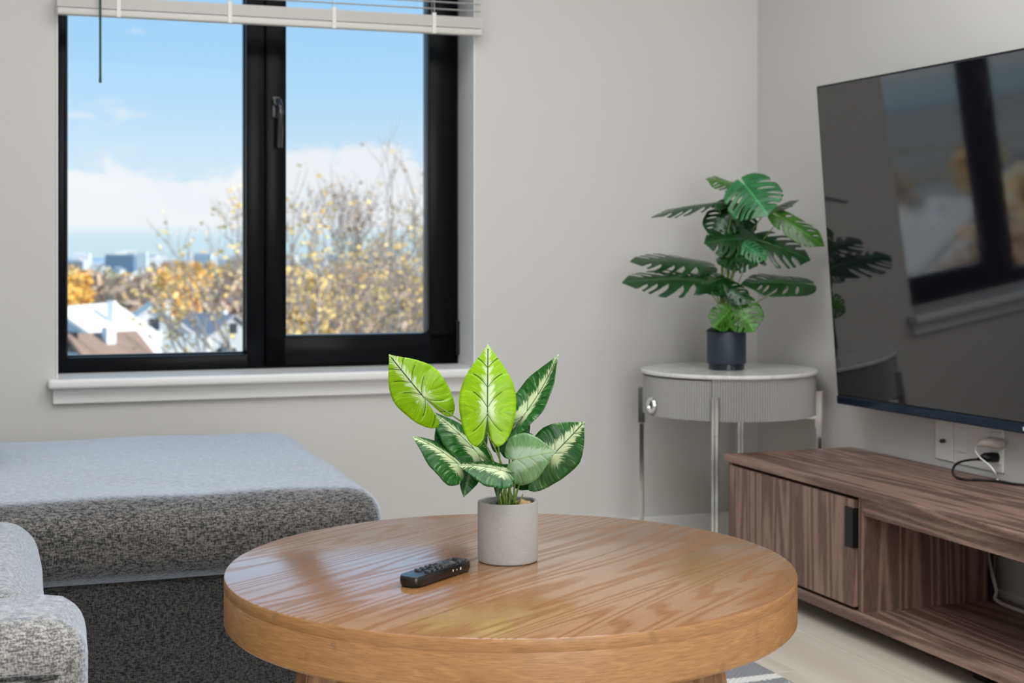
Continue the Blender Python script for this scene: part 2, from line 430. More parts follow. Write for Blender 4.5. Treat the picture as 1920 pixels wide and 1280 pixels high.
for px in (222, 430, 625, 812):
    x = frame_x(px, by)
    bm = bmesh.new()
    box(bm, x-.006, x+.006, by-.0155, by-.0135, zr-.001, zr+.062, bev=.0005, seg=1)
    tube(bm, [(x, by-.014, zr+.06), (x, by-.014, 1.99)], .0007, 5); tube(bm, [(x, by+.014, zr+.0), (x, by+.014, 1.99)], .0007, 5)
    obj('ladder_tape', bm, M_WHITEPL, bl)
xw = frame_x(188, by-.03); zw = frame_z(155, xw, by-.03)
bm = bmesh.new(); tube(bm, [(xw, by-.026, 1.99), (xw, by-.03, zw+.02), (xw, by-.03, zw)], [.0035, .0035, .0045], 6)
obj('tilt_wand', bm, plain('backlit_wand', (.02, .07, .06), .15), bl)  # clear wand: its backlit darkness is put into the colour

# ================================================================== TELEVISION
bl_px = Vector((C.x, C.y, 0))
tx, ty = frame_x(1571, -.118, TR), -.118
P0 = loc2w(tx, ty, 0, TR); P0.z = CAMZ-(755-HY)/F*P0.y
tdir = Vector((math.cos(TR+math.radians(2.1)), math.sin(TR+math.radians(2.1)), 0))
tin = Vector((tdir.y, -tdir.x, 0))                        # into the room
tilt = math.radians(4.7)
tup = Vector((0, 0, 1))*math.cos(tilt)+tin*math.sin(tilt)
tback = tdir.cross(tup)*-1
if tback.dot(tin) > 0: tback = -tback
tv = thing('television', 'large wall-mounted flat television with thin dark frame tilted downward', 'television')
tv.matrix_world = Matrix(((tdir.x, tback.x, tup.x, P0.x), (tdir.y, tback.y, tup.y, P0.y), (tdir.z, tback.z, tup.z, P0.z), (0, 0, 0, 1)))
TW, THh = 1.56, .905
def screen_mat():
    m, t, b = new_mat('dark_screen'); x, y, z = coords(t)
    n = noi(t, vec(t, x, y, z), 3, 2)
    t.links.new(mixc(t, n, (.004, .004, .006), (.006, .005, .008)), b.inputs['Base Color'])
    b.inputs['Roughness'].default_value = .045; b.inputs['IOR'].default_value = 1.9; return m
obj('bezel', bx(0, TW, 0, .032, 0, THh, bev=.003), plain('tv_frame', (.02, .022, .026), .3, .6), tv)
obj('screen', bx(.006, TW-.006, -.0015, .004, .026, THh-.006, bev=.0006, seg=1), screen_mat(), tv)
obj('lower_trim', bx(.0, TW, -.004, .02, -.002, .022, bev=.0035, seg=3), plain('tv_cool_lit_trim', (.015, .03, .055), .12, .7), tv)  # cool reflection along this edge put into the blue
obj('rear_housing', bx(.25, TW-.25, .03, .055, .08, .6, bev=.012), M_BLACKPL, tv)
obj('badge', bx(.752, .768, -.0048, -.003, .006, .015, bev=.0006, seg=1), M_WHITEPL, tv)
mb = thing('mount'); mb.parent = tv
obj('bracket_arm', bx(.45, .49, .05, .075, .12, .62), M_BLACKPL, mb); obj('bracket_arm', bx(1.05, 1.09, .05, .075, .12, .62), M_BLACKPL, mb)

# ================================================================== OUTLETS AND PLUGS
def rw(name, label, cat, **k): return thing(name, label, cat, (C.x, C.y, 0), TR, **k)
ox0, ox1, ox2 = frame_x(1757, 0, TR), frame_x(1791, 0, TR), frame_x(1884, 0, TR)
oz = frame_z(866, ox1, 0, TR)
a = rw('aerial_socket', 'single cream aerial socket plate on the wall below the television', 'socket')
obj('plate', bx(ox0+.001, ox1-.002, -.007, 0, oz, oz+.118, bev=.0025, seg=2), M_WHITEPL, a)
xc, zc = frame_x(1769, -.01, TR), oz+.052
obj('connector', lathe([(0, 0), (.0055, 0), (.0055, .012), (.0035, .012), (.0035, .002), (0, .002)], 14, Matrix.Translation((xc, -.006, zc)) @ Matrix.Rotation(PI/2, 4, 'X')), plain('brass_connector', (.10, .08, .06), .4, .7), a)
for dz in (.012, .106): obj('screw', lathe([(0, 0), (.003, 0), (.002, .001), (0, .001)], 10, Matrix.Translation((xc, -.0069, oz+dz)) @ Matrix.Rotation(PI/2, 4, 'X')), M_WHITEPL, a)
a = rw('power_outlet', 'wide white power outlet plate with two plugs, right of the aerial socket', 'outlet')
obj('plate', bx(ox1+.001, ox2, -.007, 0, oz-.002, oz+.128, bev=.0025, seg=2), M_WHITEPL, a)
xr = frame_x(1866, -.01, TR)
for z0 in (oz+.018, oz+.066): obj('socket_face', bx(xr-.018, xr+.018, -.010, -.006, z0, z0+.034, bev=.004, seg=3), M_WHITEPL, a)
bm = bmesh.new(); box(bm, ox1+.018, ox1+.055, -.010, -.006, oz+.03, oz+.095, bev=.002); obj('rocker', bm, M_WHITEPL, a)
zst = .368                                                 # top of the TV stand
# cables lie on the stand near the wall
def onst(px, py):
    Y = F*(CAMZ-zst-.004)/(py-HY); return Vector(((px-CX)/F*Y, Y, zst+.004))
def onpl(px, py, yo):
    x = frame_x(px, yo, TR); return loc2w(x, yo, frame_z(py, x, yo, TR), TR)
bp = thing('black_plug', 'black power plug in the outlet with its black cable looping on the stand', 'plug')
pp = [onpl(1868, 857, -.012), onpl(1856, 857, -.032), onpl(1843, 858, -.048), onpl(1832, 861, -.060)]
bm = bmesh.new(); tube(bm, smooth_path(pp, 4), [.013]*4+[.0125]*4+[.010, .008, .006, .0045]+[.004], 12)
obj('plug_body', bm, M_BLACKPL, bp, smooth=True)
path = [pp[3], onpl(1818, 862, -.066), onpl(1800, 866, -.07), onpl(1789, 874, -.07), onst(1787, 887), onst(1797, 896), onst(1815, 899), onst(1840, 899.5), onst(1870, 902), onst(1900, 907), onst(1935, 910), onst(1990, 918)]
bm = bmesh.new(); tube(bm, smooth_path(path), .0032, 8); obj('cable', bm, M_BLACKPL, bp, smooth=True)
wp = thing('grey_beige_plug', 'beige plug in the upper outlet socket with a thin pale cable hanging down', 'plug')
pp = [onpl(1876, 832, -.012), onpl(1868, 831, -.03), onpl(1852, 829, -.05), onpl(1838, 832, -.06), onpl(1831, 837, -.06)]
bm = bmesh.new(); tube(bm, smooth_path(pp, 4), [.015]*4+[.0145]*4+[.012, .011, .010, .009]+[.006, .005, .004, .003]+[.0025], 12)
obj('plug_body', bm, M_GREYPL, wp, smooth=True)
path = [pp[-1], onpl(1829, 845, -.058), onpl(1838, 858, -.07), onpl(1855, 872, -.075), onpl(1866, 886, -.07), onst(1868.5, 897), onst(1871, 900)]
bm = bmesh.new(); tube(bm, smooth_path(path), .0022, 8); obj('cable', bm, M_WHITEPL, wp, smooth=True)

# ================================================================== TV STAND
st = thing('television_stand', 'long low walnut television stand with a door and open bay', 'cabinet', (C.x, C.y, 0), TR)
s0, s1, yb, yfr = .595, 2.62, -.030, -.452
zb_ = .045
obj('top_panel', bx(s0, s1, yfr, yb, zst-.020, zst, bev=.003), M_WAL_X, st)
obj('bottom_panel', bx(s0+.008, s1-.008, yfr+.004, yb, zb_, zb_+.028, bev=.002), M_WAL_X, st)
obj('end_panel', bx(s0+.008, s0+.028, yfr+.012, yb, zb_+.028, zst-.020), M_WAL_RED, st)
obj('end_panel', bx(s1-.028, s1-.008, yfr+.012, yb, zb_+.028, zst-.020), M_WAL_RED, st)
xd = frame_x(1605, yfr+.01, TR)
obj('divider', bx(xd+.008, xd+.026, yfr+.012, yfr+.375, zb_+.028, zst-.020), M_WAL_Z, st)
xd2 = s1-(xd-s0)
obj('divider', bx(xd2-.026, xd2-.008, yfr+.012, yfr+.375, zb_+.028, zst-.020), M_WAL_Z, st)
obj('rail', bx(xd+.026, xd2-.026, yfr+.012, yfr+.030, zst-.062, zst-.020, bev=.001), M_WAL_X, st)
for (u0, u1, hp) in ((s0+.030, xd+.001, 1), (xd2-.001, s1-.030, -1)):
    d = obj('door', bx(u0, u1, yfr+.002, yfr+.022, zb_+.036, zst-.028, bev=.0015), M_WAL_Z, st)
    hxx = u1 if hp == 1 else u0
    zh0, zh1 = frame_z(1027, xd, yfr, TR), frame_z(952, xd, yfr, TR)
    bm = bx(min(hxx, hxx-hp*.032), max(hxx, hxx-hp*.032), yfr-.002, yfr+.0025, zh0, zh1, bev=.0006, seg=1)
    box(bm, min(hxx-hp*.001, hxx+hp*.003), max(hxx-hp*.001, hxx+hp*.003), yfr-.002, yfr+.020, zh0, zh1)
    obj('handle', bm, M_BLACKPL, d, label='black tab handle')
for (u0, u1) in ((s0+.008, xd+.01), (xd2-.01, s1-.008)):
    obj('back_panel', bx(u0+.02, u1-.01, yb-.008, yb-.002, zb_+.028, zst-.02), M_WAL_Z, st)
for u in (s0+.10, s1-.10, (s0+s1)/2):
    for y in (yfr+.10, yb-.05): obj('foot', bx(u-.025, u+.025, y-.025, y+.025, 0, zb_, bev=.003), M_BLACKPL, st)
# loose white cable in the open bay
cb = obj('white_cable', tube(bmesh.new(), smooth_path([loc2w(x, y, z, TR) for x, y, z in ((1.19, -.012, .33), (1.20, -.03, .24), (1.225, -.045, .16), (1.27, -.060, .100), (1.29, -.075, .079), (1.40, -.085, .077), (1.6, -.08, .077))]), .0045, 8), M_WHITEPL, smooth=True)
tag(cb, 'white cable hanging down behind the open bay of the walnut stand', 'cable')

# ================================================================== SIDE TABLE
TC = Vector(((1366.5-CX)/F*4.38, 4.38, 0)); ZT = .583; R = .262
sdt = thing('side_table', 'round grey fluted side table with white top and four chrome legs', 'table', TC, math.radians(-16.6))
def marble():
    m, t, b = new_mat('white_stone_top'); x, y, z = coords(t)
    v = noi(t, vec(t, x, y, z), 5, 6, .6, 1.2); l = (v-.5).abs().step(.03, .0)
    t.links.new(mixc(t, l*.35, (.74, .73, .71), (.45, .44, .43)), b.inputs['Base Color']); b.inputs['Roughness'].default_value = .16; return m
obj('stone_top', lathe([(0, ZT-.012), (R+.001, ZT-.012), (R+.004, ZT-.009), (R+.004, ZT-.003), (R+.001, ZT), (0, ZT)], 96), marble(), sdt, smooth='auto')
M_FLUTE = plain('grey_lacquer', (.36, .355, .35), .45, var=.03)
NF = 210; zd0, zd1 = .450, ZT-.0125
def arc_drum(a0, a1, r, z0, z1, name, parent):
    bm = bmesh.new(); k0, k1 = int(round(a0/(2*PI)*NF*6)), int(round(a1/(2*PI)*NF*6)); prev = None
    for k in range(k0, k1+1):
        a = k/(NF*6)*2*PI; ph = (k % 6)/6
        rr = r-.0048*(abs(ph-.5)*2)**2
        v = [bm.verts.new(((rr-i)*math.cos(a), (rr-i)*math.sin(a), z)) for i, z in ((.012, z0), (0, z0), (0, z1), (.012, z1))]
        if prev:
            for i in range(3): bm.faces.new((prev[i], v[i], v[i+1], prev[i+1]))
        else: bm.faces.new(v)
        prev = v
    bm.faces.new(prev[::-1]); return obj(name, bm, M_FLUTE, parent)
aF = -PI/2+math.radians(8)                                # direction towards the viewer in table frame
aseam = aF-math.asin(31/163.)
arc_drum(aseam+.004, aseam+2*PI-math.radians(118), R-.002, zd0, zd1, 'drum', sdt)
dr = arc_drum(aseam-math.radians(118)+.006, aseam-.003, R-.001, zd0+.001, zd1-.005, 'drawer', sdt)
obj('drum_core', lathe([(0, zd0+.003), (R-.016, zd0+.003), (R-.016, zd1), (0, zd1)], 64), plain('dark_inside', (.14, .14, .14), .6), sdt)
ah = aF-math.asin(138/163.); zh = CAMZ-(759-HY)/F*4.28
Mh = Matrix.Translation((math.cos(ah)*(R+.006), math.sin(ah)*(R+.006), zh)) @ Matrix.Rotation(ah+PI/2, 4, 'Z') @ Matrix.Rotation(PI/2, 4, 'X')
bm = bmesh.new(); lathe([(.0225, -.0045), (.0245, .0), (.0225, .0045), (.0145, .0045), (.012, 0), (.0145, -.0045), (.0225, -.0045)], 28, Mh, bm)
obj('ring_pull', bm, M_CHROME, dr, smooth='auto')
for k in range(4):
    a = -PI/2+k*PI/2
    bm = bmesh.new(); r0 = R+.012
    def lb(r_in, r_out, w0, w1, z0, z1, rb=None): box(bm, r_in, r_out, w0, w1, z0, z1, bev=.0012, seg=1, M=Matrix.Rotation(a, 4, 'Z'))
    lb(R+.004, R+.016, -.010, -.002, 0, .522)
    lb(R+.000, R+.014, -.001, .009, 0, .41); lb(R-.004, R+.018, .000, .010, .41, .522)
    lb(R-.08, R+.006, -.006, .006, zd0-.012, zd0)
    obj('leg', bm, M_CHROME, sdt)

# ================================================================== COFFEE TABLE
TR_, TY, ZC = .4375, 2.238, .45
ct = thing('coffee_table', 'round oak coffee table with a thick edge in the foreground', 'table', (-.002, TY, 0))
top = obj('tabletop', lathe([(0, ZC-.018), (TR_-.0004, ZC-.018), (TR_, ZC-.0172), (TR_, ZC-.0035), (TR_-.001, ZC-.001), (TR_-.0035, ZC), (0, ZC)], 160), M_OAK_TOP, ct, smooth='auto')
top.data.materials.append(M_OAK_EDGE)
for p in top.data.polygons:
    if abs(p.normal.z) < .5: p.material_index = 1
obj('edge_band', lathe([(TR_-.03, ZC-.018), (TR_-.0004, ZC-.0181), (TR_-.0001, ZC-.019), (TR_-.0001, ZC-.0695), (TR_-.004, ZC-.0735), (TR_-.03, ZC-.0735), (TR_-.03, ZC-.018)], 160), M_OAK_EDGE, ct, smooth='auto')
obj('underside', bx(-.25, .25, -.25, .25, ZC-.07, ZC-.018), M_OAK_LEG, ct)
for sx, sy in ((-1, -1), (1, -1), (-1, 1), (1, 1)):
    bm = bmesh.new(); a = 0.045
    tp = Vector((sx*.262, sy*.262, ZC-.07)); bt = Vector((sx*.315, sy*.315, .0112)); th = math.radians(28)*sx*-1 if sy < 0 else math.radians(28)*sx
    vt, vb = [], []
    for u, v in ((-1, -1), (1, -1), (1, 1), (-1, 1)):
        c, s = math.cos(th), math.sin(th); h = .0235
        vt.append(bm.verts.new(tp+Vector(((u*c-v*s)*h, (u*s+v*c)*h, 0)))); vb.append(bm.verts.new(bt+Vector(((u*c-v*s)*.018, (u*s+v*c)*.018, 0))))
    bm.faces.new(vt); bm.faces.new(vb[::-1])
    for i in range(4): bm.faces.new((vb[i], vb[(i+1) % 4], vt[(i+1) % 4], vt[i]))
    bmesh.ops.bevel(bm, geom=bm.edges[:], offset=.0025, segments=2, affect='EDGES')
    obj('leg', bm, M_OAK_LEG, ct)
for sy in (-1, 1): obj('crossbar', bx(-.21, .21, sy*.262-.02, sy*.262+.02, ZC-.105, ZC-.07, bev=.003), M_OAK_LEG, ct)
for sx in (-1, 1): obj('crossbar', bx(sx*.262-.02, sx*.262+.02, -.24, .24, ZC-.105, ZC-.07, bev=.003), M_OAK_LEG, ct)

# ================================================================== REMOTE
rm = thing('remote_control', 'black remote control with oval keys lying on the oak table', 'remote', (-.113, 2.137, ZC), math.radians(58))
RL, RW, RH = .148, .037, .0165
bm = bmesh.new(); n = 28
prof = [(.80, .0), (.93, .0018), (1., .0065), (1., .012), (.97, .0152), (.93, .0162), (0, .0166)]
def rr(s, zz):
    pts = []; hx_, hy_ = RL/2-(1-s)*RW*.5, RW/2*s; r = min(hy_*.85, .014)
    for q, (cx_, cy_) in enumerate(((hx_-r, hy_-r), (-hx_+r, hy_-r), (-hx_+r, -hy_+r), (hx_-r, -hy_+r))):
        for j in range(7): a = q*PI/2+j/6*PI/2; pts.append(bm.verts.new((cx_+r*math.cos(a), cy_+r*math.sin(a), zz)))
    return pts
rings = [rr(s, z) for s, z in prof if s > 0]
for A, B in zip(rings, rings[1:]):
    for i in range(n): bm.faces.new((A[i], A[(i+1) % n], B[(i+1) % n], B[i]))
bm.faces.new(rings[0][::-1]); bm.faces.new(rings[-1])
obj('body', bm, plain('remote_shell', (.010, .0095, .0095), .2, var=.1), rm, smooth='auto')
M_KEY = plain('rubber_key', (.035, .037, .042), .3)
def key(name, x, y, rx, ry, h=.0028, mat=None):
    obj(name, lathe([(0, 0), (1, 0), (1, h*.6), (.85, h), (0, h)], 20, Matrix.Translation((x, y, .0160)) @ Matrix.Diagonal((rx, ry, 1, 1))), mat or M_KEY, rm, smooth='auto')
for i, x in enumerate((-.033, -.021)):
    for y in (-.0088, .0088): key('key', x, y, .0042, .0062)
for x in (-.008, .003):
    for y in (-.0105, 0, .0105): key('key', x, y, .0036, .0042)
key('navigation_ring', .026, 0, .0155, .0135, .0030); key('select_key', .026, 0, .0065, .006, .0042)
key('key', .050, .009, .0048, .0042); key('key', .050, -.009, .0048, .0042); key('power_key', .063, .009, .0035, .0035); key('voice_key', .061, -.008, .0045, .004)
for i, x in enumerate((.018, .028, .038)):
    obj('side_mark', bx(x-(.0012, .0008, .0014)[i], x+(.0012, .0008, .0014)[i], -RW/2-.0004, -RW/2+.001, (.0085, .0088, .0078)[i], (.0115, .0105, .0115)[i]), M_WHITEPL, rm)

# ================================================================== SOFA
sf = thing('sofa', 'grey woven corner sofa with a wide chaise under the window', 'sofa', (C.x, C.y, 0), TB)
obj('chaise_cushion', cushion(-3.05, -1.605, -1.40, -.33, .285, .452, .068, .012, 30, side=.006), M_FAB, sf, smooth=True)
obj('chaise_base', cushion(-3.3, -1.67, -1.372, -.33, .03, .30, .03, 0, 20, seed=3), M_FAB_D, sf, smooth=True)
obj('seat_cushion', cushion(-2.92, -2.285, -2.125, -1.425, .285, .447, .07, .012, 26, seed=5, side=.004), M_FAB_L, sf, smooth=True)
obj('seat_base', cushion(-3.2, -2.33, -2.15, -1.38, .03, .30, .03, 0, 12, seed=8), M_FAB_D, sf, smooth=True)
obj('armrest', cushion(-3.3, -2.232, -2.36, -2.13, .03, .462, .055, .008, 26, seed=9), M_FAB_L, sf, smooth=True)
pp = [(-3.2, -2.374, .405), (-2.345, -2.374, .405), (-2.308, -2.374, .395), (-2.296, -2.374, .355), (-2.294, -2.374, .25), (-2.294, -2.374, .06)]
obj('piping', tube(bmesh.new(), smooth_path(pp), .0034, 8), M_FAB_D, sf, smooth=True)
obj('backrest', cushion(-3.55, -3.25, -2.36, -.33, .03, .72, .06, 0, 16, seed=11), M_FAB, sf, smooth=True)
obj('back_cushion', cushion(-3.28, -3.03, -1.38, -.36, .44, .80, .08, 0, 16, seed=12), M_FAB_L, sf, smooth=True)
obj('back_cushion', cushion(-3.28, -2.95, -2.10, -1.42, .44, .80, .08, 0, 16, seed=13), M_FAB_L, sf, smooth=True)
for x, y in ((-1.75, -1.28), (-1.75, -.42), (-3.2, -.42), (-2.42, -2.28), (-3.2, -2.28)):
    obj('foot', bx(x-.02, x+.02, y-.02, y+.02, 0, .035), M_BLACKPL, sf)
cpx = w2loc(*at(-6, 800, 3.45)[:2])
tp = obj('throw_pillow', cushion(-.40, 0, -.36, .0, -.055, .055, .05, .02, 14, seed=20), M_FAB_L, smooth=True)
wpnt = loc2w(cpx[0]+.01, cpx[1], 0)
tp.location = (wpnt.x, wpnt.y, .52); tp.rotation_euler = (0, 0, TB)
tag(tp, 'pale grey throw pillow resting on the chaise at the left picture edge', 'pillow')

# ================================================================== RUG
def rug_mat():
    m, t, b = new_mat('striped_flatweave'); x, y, z = coords(t)
    tw = noi(t, vec(t, x*140., y*140., 0.), 1., 2)
    s = noi(t, vec(t, x*16., y*.6, 0.), 1., 2)
    st_ = (s+(tw-.5)*.25).step(.50, .54)
    fine = ((x*90.).fract()-.5).abs()*2.
    c = mixc(t, st_, (.78, .77, .74), (.26, .265, .28)); c = mixc(t, fine.step(.75, 1.)*.25, c, (.16, .16, .17))
    t.links.new(c, b.inputs['Base Color']); b.inputs['Roughness'].default_value = .95; bump(t, b, (x*420.).sin()*(y*420.).sin()+tw, .8, .003); return m
rg = obj('area_rug', bx(1.28, 3.3, -2.35, -.78, .0008, .011, bev=.004), rug_mat()); rg.location = C; rg.rotation_euler = (0, 0, TR)
tag(rg, 'grey and cream striped woven rug under the coffee table', 'rug')

# ================================================================== LEAVES
def leaf_mat(name, base, base2, centre, vein, amount, nv=3.4, gloss=.32, blue=0., centre_w=.22, vein_dark=True):
    m, t, b = new_mat(name)
    uvn = t.nodes.new('ShaderNodeUVMap'); sp_ = t.nodes.new('ShaderNodeSeparateXYZ'); t.links.new(uvn.outputs[0], sp_.inputs[0])
    U, V = X(t, sp_.outputs[0]), X(t, sp_.outputs[1])
    x = U.abs(); tt = V.abs()-x*.75+x*x*.42+V.abs()*x*.2
    oi = t.nodes.new('ShaderNodeObjectInfo'); rndm = X(t, oi.outputs['Random'])
    st_ = noi(t, vec(t, tt*34., x*2.2, rndm*9.), 1., 3, .65)
    st2 = noi(t, vec(t, tt*9., x*1.5, rndm*9.+4.), 1., 2, .5)
    wdt = (V*-1.+1.05)*centre_w+.02
    mask = (x+(st_-.5)*.85+(st2-.5)*.35).step(wdt+.05, wdt*.75)*(V+.55).step(.30, .58)
    col = mixc(t, st_.step(.35, .7), base, base2)
    col = mixc(t, ((st_-.62)*6.).max(0.)*amount*.9, col, centre)
    col = mixc(t, mask*amount, col, centre)
    d = ((tt*nv+.35).fract()-.5).abs()
    v = d.lt(.03)*x.lt(.50)*V.lt(.8)*(V.abs()-x*.75+.30).gt(0.)
    mid = x.lt(.022)*V.lt(.93)*V.gt(-.02)
    col = mixc(t, v.max(mid)*(.95 if vein_dark else .6), col, vein)
    t.links.new(col, b.inputs['Base Color'])
    b.inputs['Roughness'].default_value = gloss; b.inputs['Specular IOR Level'].default_value = .5
    b.inputs['Subsurface Weight'].default_value = 0.
    tl = t.nodes.new('ShaderNodeBsdfTranslucent'); t.links.new(col, tl.inputs[0]); mx = t.nodes.new('ShaderNodeMixShader'); mx.inputs[0].default_value = .28
    out = t.nodes['Material Output']; t.links.new(b.outputs[0], mx.inputs[1]); t.links.new(tl.outputs[0], mx.inputs[2]); t.links.new(mx.outputs[0], out.inputs[0])
    bump(t, b, d.step(.0, .2)+st_*.3, .3, .002)
    return m
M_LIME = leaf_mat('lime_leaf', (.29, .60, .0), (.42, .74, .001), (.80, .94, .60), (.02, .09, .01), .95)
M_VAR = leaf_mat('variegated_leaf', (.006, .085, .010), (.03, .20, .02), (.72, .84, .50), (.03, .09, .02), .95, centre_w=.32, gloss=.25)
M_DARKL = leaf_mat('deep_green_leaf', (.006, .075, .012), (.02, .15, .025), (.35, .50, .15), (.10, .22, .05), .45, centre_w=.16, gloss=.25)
M_PALE = leaf_mat('pale_leaf', (.16, .36, .12), (.30, .50, .26), (.62, .80, .62), (.40, .50, .10), .7, centre_w=.5, gloss=.18, vein_dark=False)  # reflected window light put into this leaf's paler colour
M_STEM = plain('green_stem', (.16, .26, .04), .4, var=.3, scale=60)
def monst_mat(name, a, b_):
    m, t, b = new_mat(name); uvn = t.nodes.new('ShaderNodeUVMap'); sp_ = t.nodes.new('ShaderNodeSeparateXYZ'); t.links.new(uvn.outputs[0], sp_.inputs[0])
    U, V = X(t, sp_.outputs[0]), X(t, sp_.outputs[1]); x = U.abs()
    n = noi(t, vec(t, U*2., V*3., 0.), 1., 3); d = (((V-x*.2)*6.).fract()-.5).abs()
    col = mixc(t, n.step(.3, .7), a, b_); col = mixc(t, x.lt(.03).max(d.lt(.04)*x.lt(.8)*.5)*.6, col, [min(1, c*2.6) for c in b_])
    t.links.new(col, b.inputs['Base Color']); b.inputs['Roughness'].default_value = .28
    bump(t, b, d, .25, .003); return m
M_MON = monst_mat('monstera_dark', (.003, .028, .006), (.007, .055, .010))
M_MON2 = monst_mat('monstera_bright', (.02, .10, .006), (.05, .18, .012))
M_MONB = monst_mat('monstera_lit', (.012, .10, .028), (.035, .19, .06))  # lighter teal copy: light caught by these leaves put into the colour

OUT = [(-.54, .30, .38), (-.51, .20, .52), (-.44, .13, .66), (-.32, .08, .80), (-.16, .03, .91), (0, 0, .98), (.15, 0, 1.), (.30, 0, .97), (.45, 0, .86), (.60, 0, .67), (.73, 0, .46), (.84, 0, .26), (.92, 0, .12), (1., 0, .006)]
def thicken(bm, uv, dat, th):
    bm.normal_update(); vs = list(bm.verts); fs = list(bm.faces); es = [e for e in bm.edges if e.is_boundary]
    uvs = {}
    for f in fs:
        for l in f.loops: uvs[l.vert] = l[uv].uv.copy()
    tw = {v: bm.verts.new(v.co-v.normal*th) for v in vs}
    for f in fs:
        g = bm.faces.new([tw[v] for v in reversed(f.verts)])
        for l, v in zip(g.loops, reversed(f.verts)): l[uv].uv = uvs[v]
    for e in es:
        a, b = e.verts; g = bm.faces.new((a, b, tw[b], tw[a]))
        for l, v in zip(g.loops, (a, b, b, a)): l[uv].uv = uvs[v]
def rows_interp(tab, n):
    out = []
    for i in range(n+1):
        y = tab[0][0]+(tab[-1][0]-tab[0][0])*i/n
        for a, b in zip(tab, tab[1:]):
            if a[0]-1e-9 <= y <= b[0]+1e-9:
                u = (y-a[0])/(b[0]-a[0]); out.append((y, a[1]+(b[1]-a[1])*u, a[2]+(b[2]-a[2])*u)); break
    return out
def leaf_basis(B, T, N):
    A = (T-B); L = A.length; A = A/L; Xx = A.cross(N).normalized(); Z = Xx.cross(A).normalized()
    return A, L, Xx, Z
def arum_leaf(name, parent, B, T, N, W, mat, lobe=1., fold=.15, arch=.08, wave=.02, seed=0, lab=None, skew=0.):
    A, L, Xx, Z = leaf_basis(B, T, N); bm = bmesh.new(); uv = bm.loops.layers.uv.new('UVMap'); NX = 8
    tab = [((y*lobe if y < 0 else y), g, w_) for y, g, w_ in OUT]; rows = rows_interp(tab, 34); dat = {}
    for side in (-1, 1):
        G = []
        for y, g, w_ in rows:
            R_ = []
            for i in range(NX+1):
                u = g+(w_-g)*i/NX; xx = side*u*W
                z = -fold*abs(u)*W+arch*L*4*max(y, -.6)*(1-y)+wave*W*math.sin(y*13+side+seed)*u*u*1.6-(.5*W*u*u*abs(fold))
                v = bm.verts.new(B+A*(y*L)+Xx*(xx+skew*W*y*(1-y))+Z*z); dat[v] = (side*u, y); R_.append(v)
            G.append(R_)
        for a, b in zip(G, G[1:]):
            for i in range(NX):
                q = (a[i], a[i+1], b[i+1], b[i]) if side > 0 else (a[i+1], a[i], b[i], b[i+1])
                f = bm.faces.new(q)
                for l in f.loops: l[uv].uv = dat[l.vert]
    bmesh.ops.remove_doubles(bm, verts=bm.verts, dist=W*.004)
    thicken(bm, uv, dat, .0006); o = obj(name, bm, mat, parent, smooth=True)
    if lab: o['label'] = lab
    return o
MON = [(-.26, .30), (-.22, .52), (-.12, .80), (0., .95), (.15, 1.), (.35, .96), (.55, .80), (.72, .54), (.86, .27), (1., .02)]
def monstera_leaf(parent, B, T, N, W, mat, fold=.2, arch=.08, seed=0, slit=1., po=.68):
    r = random.Random(seed*7+1); A, L, Xx, Z = leaf_basis(B, T, N); bm = bmesh.new(); uv = bm.loops.layers.uv.new('UVMap'); dat = {}
    def wid(v):
        for a, b in zip(MON, MON[1:]):
            if a[0] <= v <= b[0]: return a[1]+(b[1]-a[1])*(v-a[0])/(b[0]-a[0])
        return .03
    us = [0, .08, .16, .24, .30, .36, .44, .52, .60, .68, .76, .82, .88, .94, 1.]; NX = len(us)-1
    def gap(c, u):
        k, u0, u1, wdt = c
        if k == 'none': return 0.
        if k == 'open': return max(0., min(1., (u-u0)/.22))*wdt*(.6+.6*u)
        if u <= u0 or u >= u1: return 0.
        return wdt*math.sin(PI*(u-u0)/(u1-u0))**.6
    for side in (-1, 1):
        cuts = [-.26]+[c+r.uniform(-.02, .02) for c in (.06, .22, .38, .53, .68)]+[1.]
        kinds = [('none', 0, 0, 0)]+[(('open', r.uniform(.30, .45), 1, .022) if r.random() < po else ('hole', .25+r.random()*.1, .86, .026)) for _ in range(5)]+[('none', 0, 0, 0)]
        for k, (a, b) in enumerate(zip(cuts, cuts[1:])):
            G = []
            for j in range(7):
                R_ = []
                for i, u in enumerate(us):
                    v0, v1 = a+gap(kinds[k], u)*slit, b-gap(kinds[k+1], u)*slit; v_ = v0+(v1-v0)*j/6
                    rnd_ = 0.
                    if kinds[k][0] == 'open' and j == 0 or kinds[k+1][0] == 'open' and j == 6: rnd_ = .07
                    ww = wid(v_)*u*(1-rnd_*u**4)
                    gg = 0. if v_ > 0 else .06*(-v_/.26)*(1-u)
                    yy = v_+(.26*u*u*max(0., min(1., (v_+.2)*2))*(1 if v_ < .45 else max(0., (1-v_)/.55)))
                    z = -fold*ww*W-.12*W*ww*ww+arch*L*4*v_*(1-v_)+math.sin(v_*9+side*2+seed)*.05*W*ww
                    vv = bm.verts.new(B+A*(yy*L)+Xx*(side*(ww+gg)*W)+Z*z); dat[vv] = (side*ww, yy); R_.append(vv)
                G.append(R_)
            for p, q_ in zip(G, G[1:]):
                for i in range(NX):
                    quad = (p[i], p[i+1], q_[i+1], q_[i]) if side > 0 else (p[i+1], p[i], q_[i], q_[i+1])
                    f = bm.faces.new(quad)
                    for l in f.loops: l[uv].uv = dat[l.vert]
    bmesh.ops.remove_doubles(bm, verts=bm.verts, dist=W*.006)
    thicken(bm, uv, dat, .0008)
    return obj('leaf', bm, mat, parent, smooth=True)

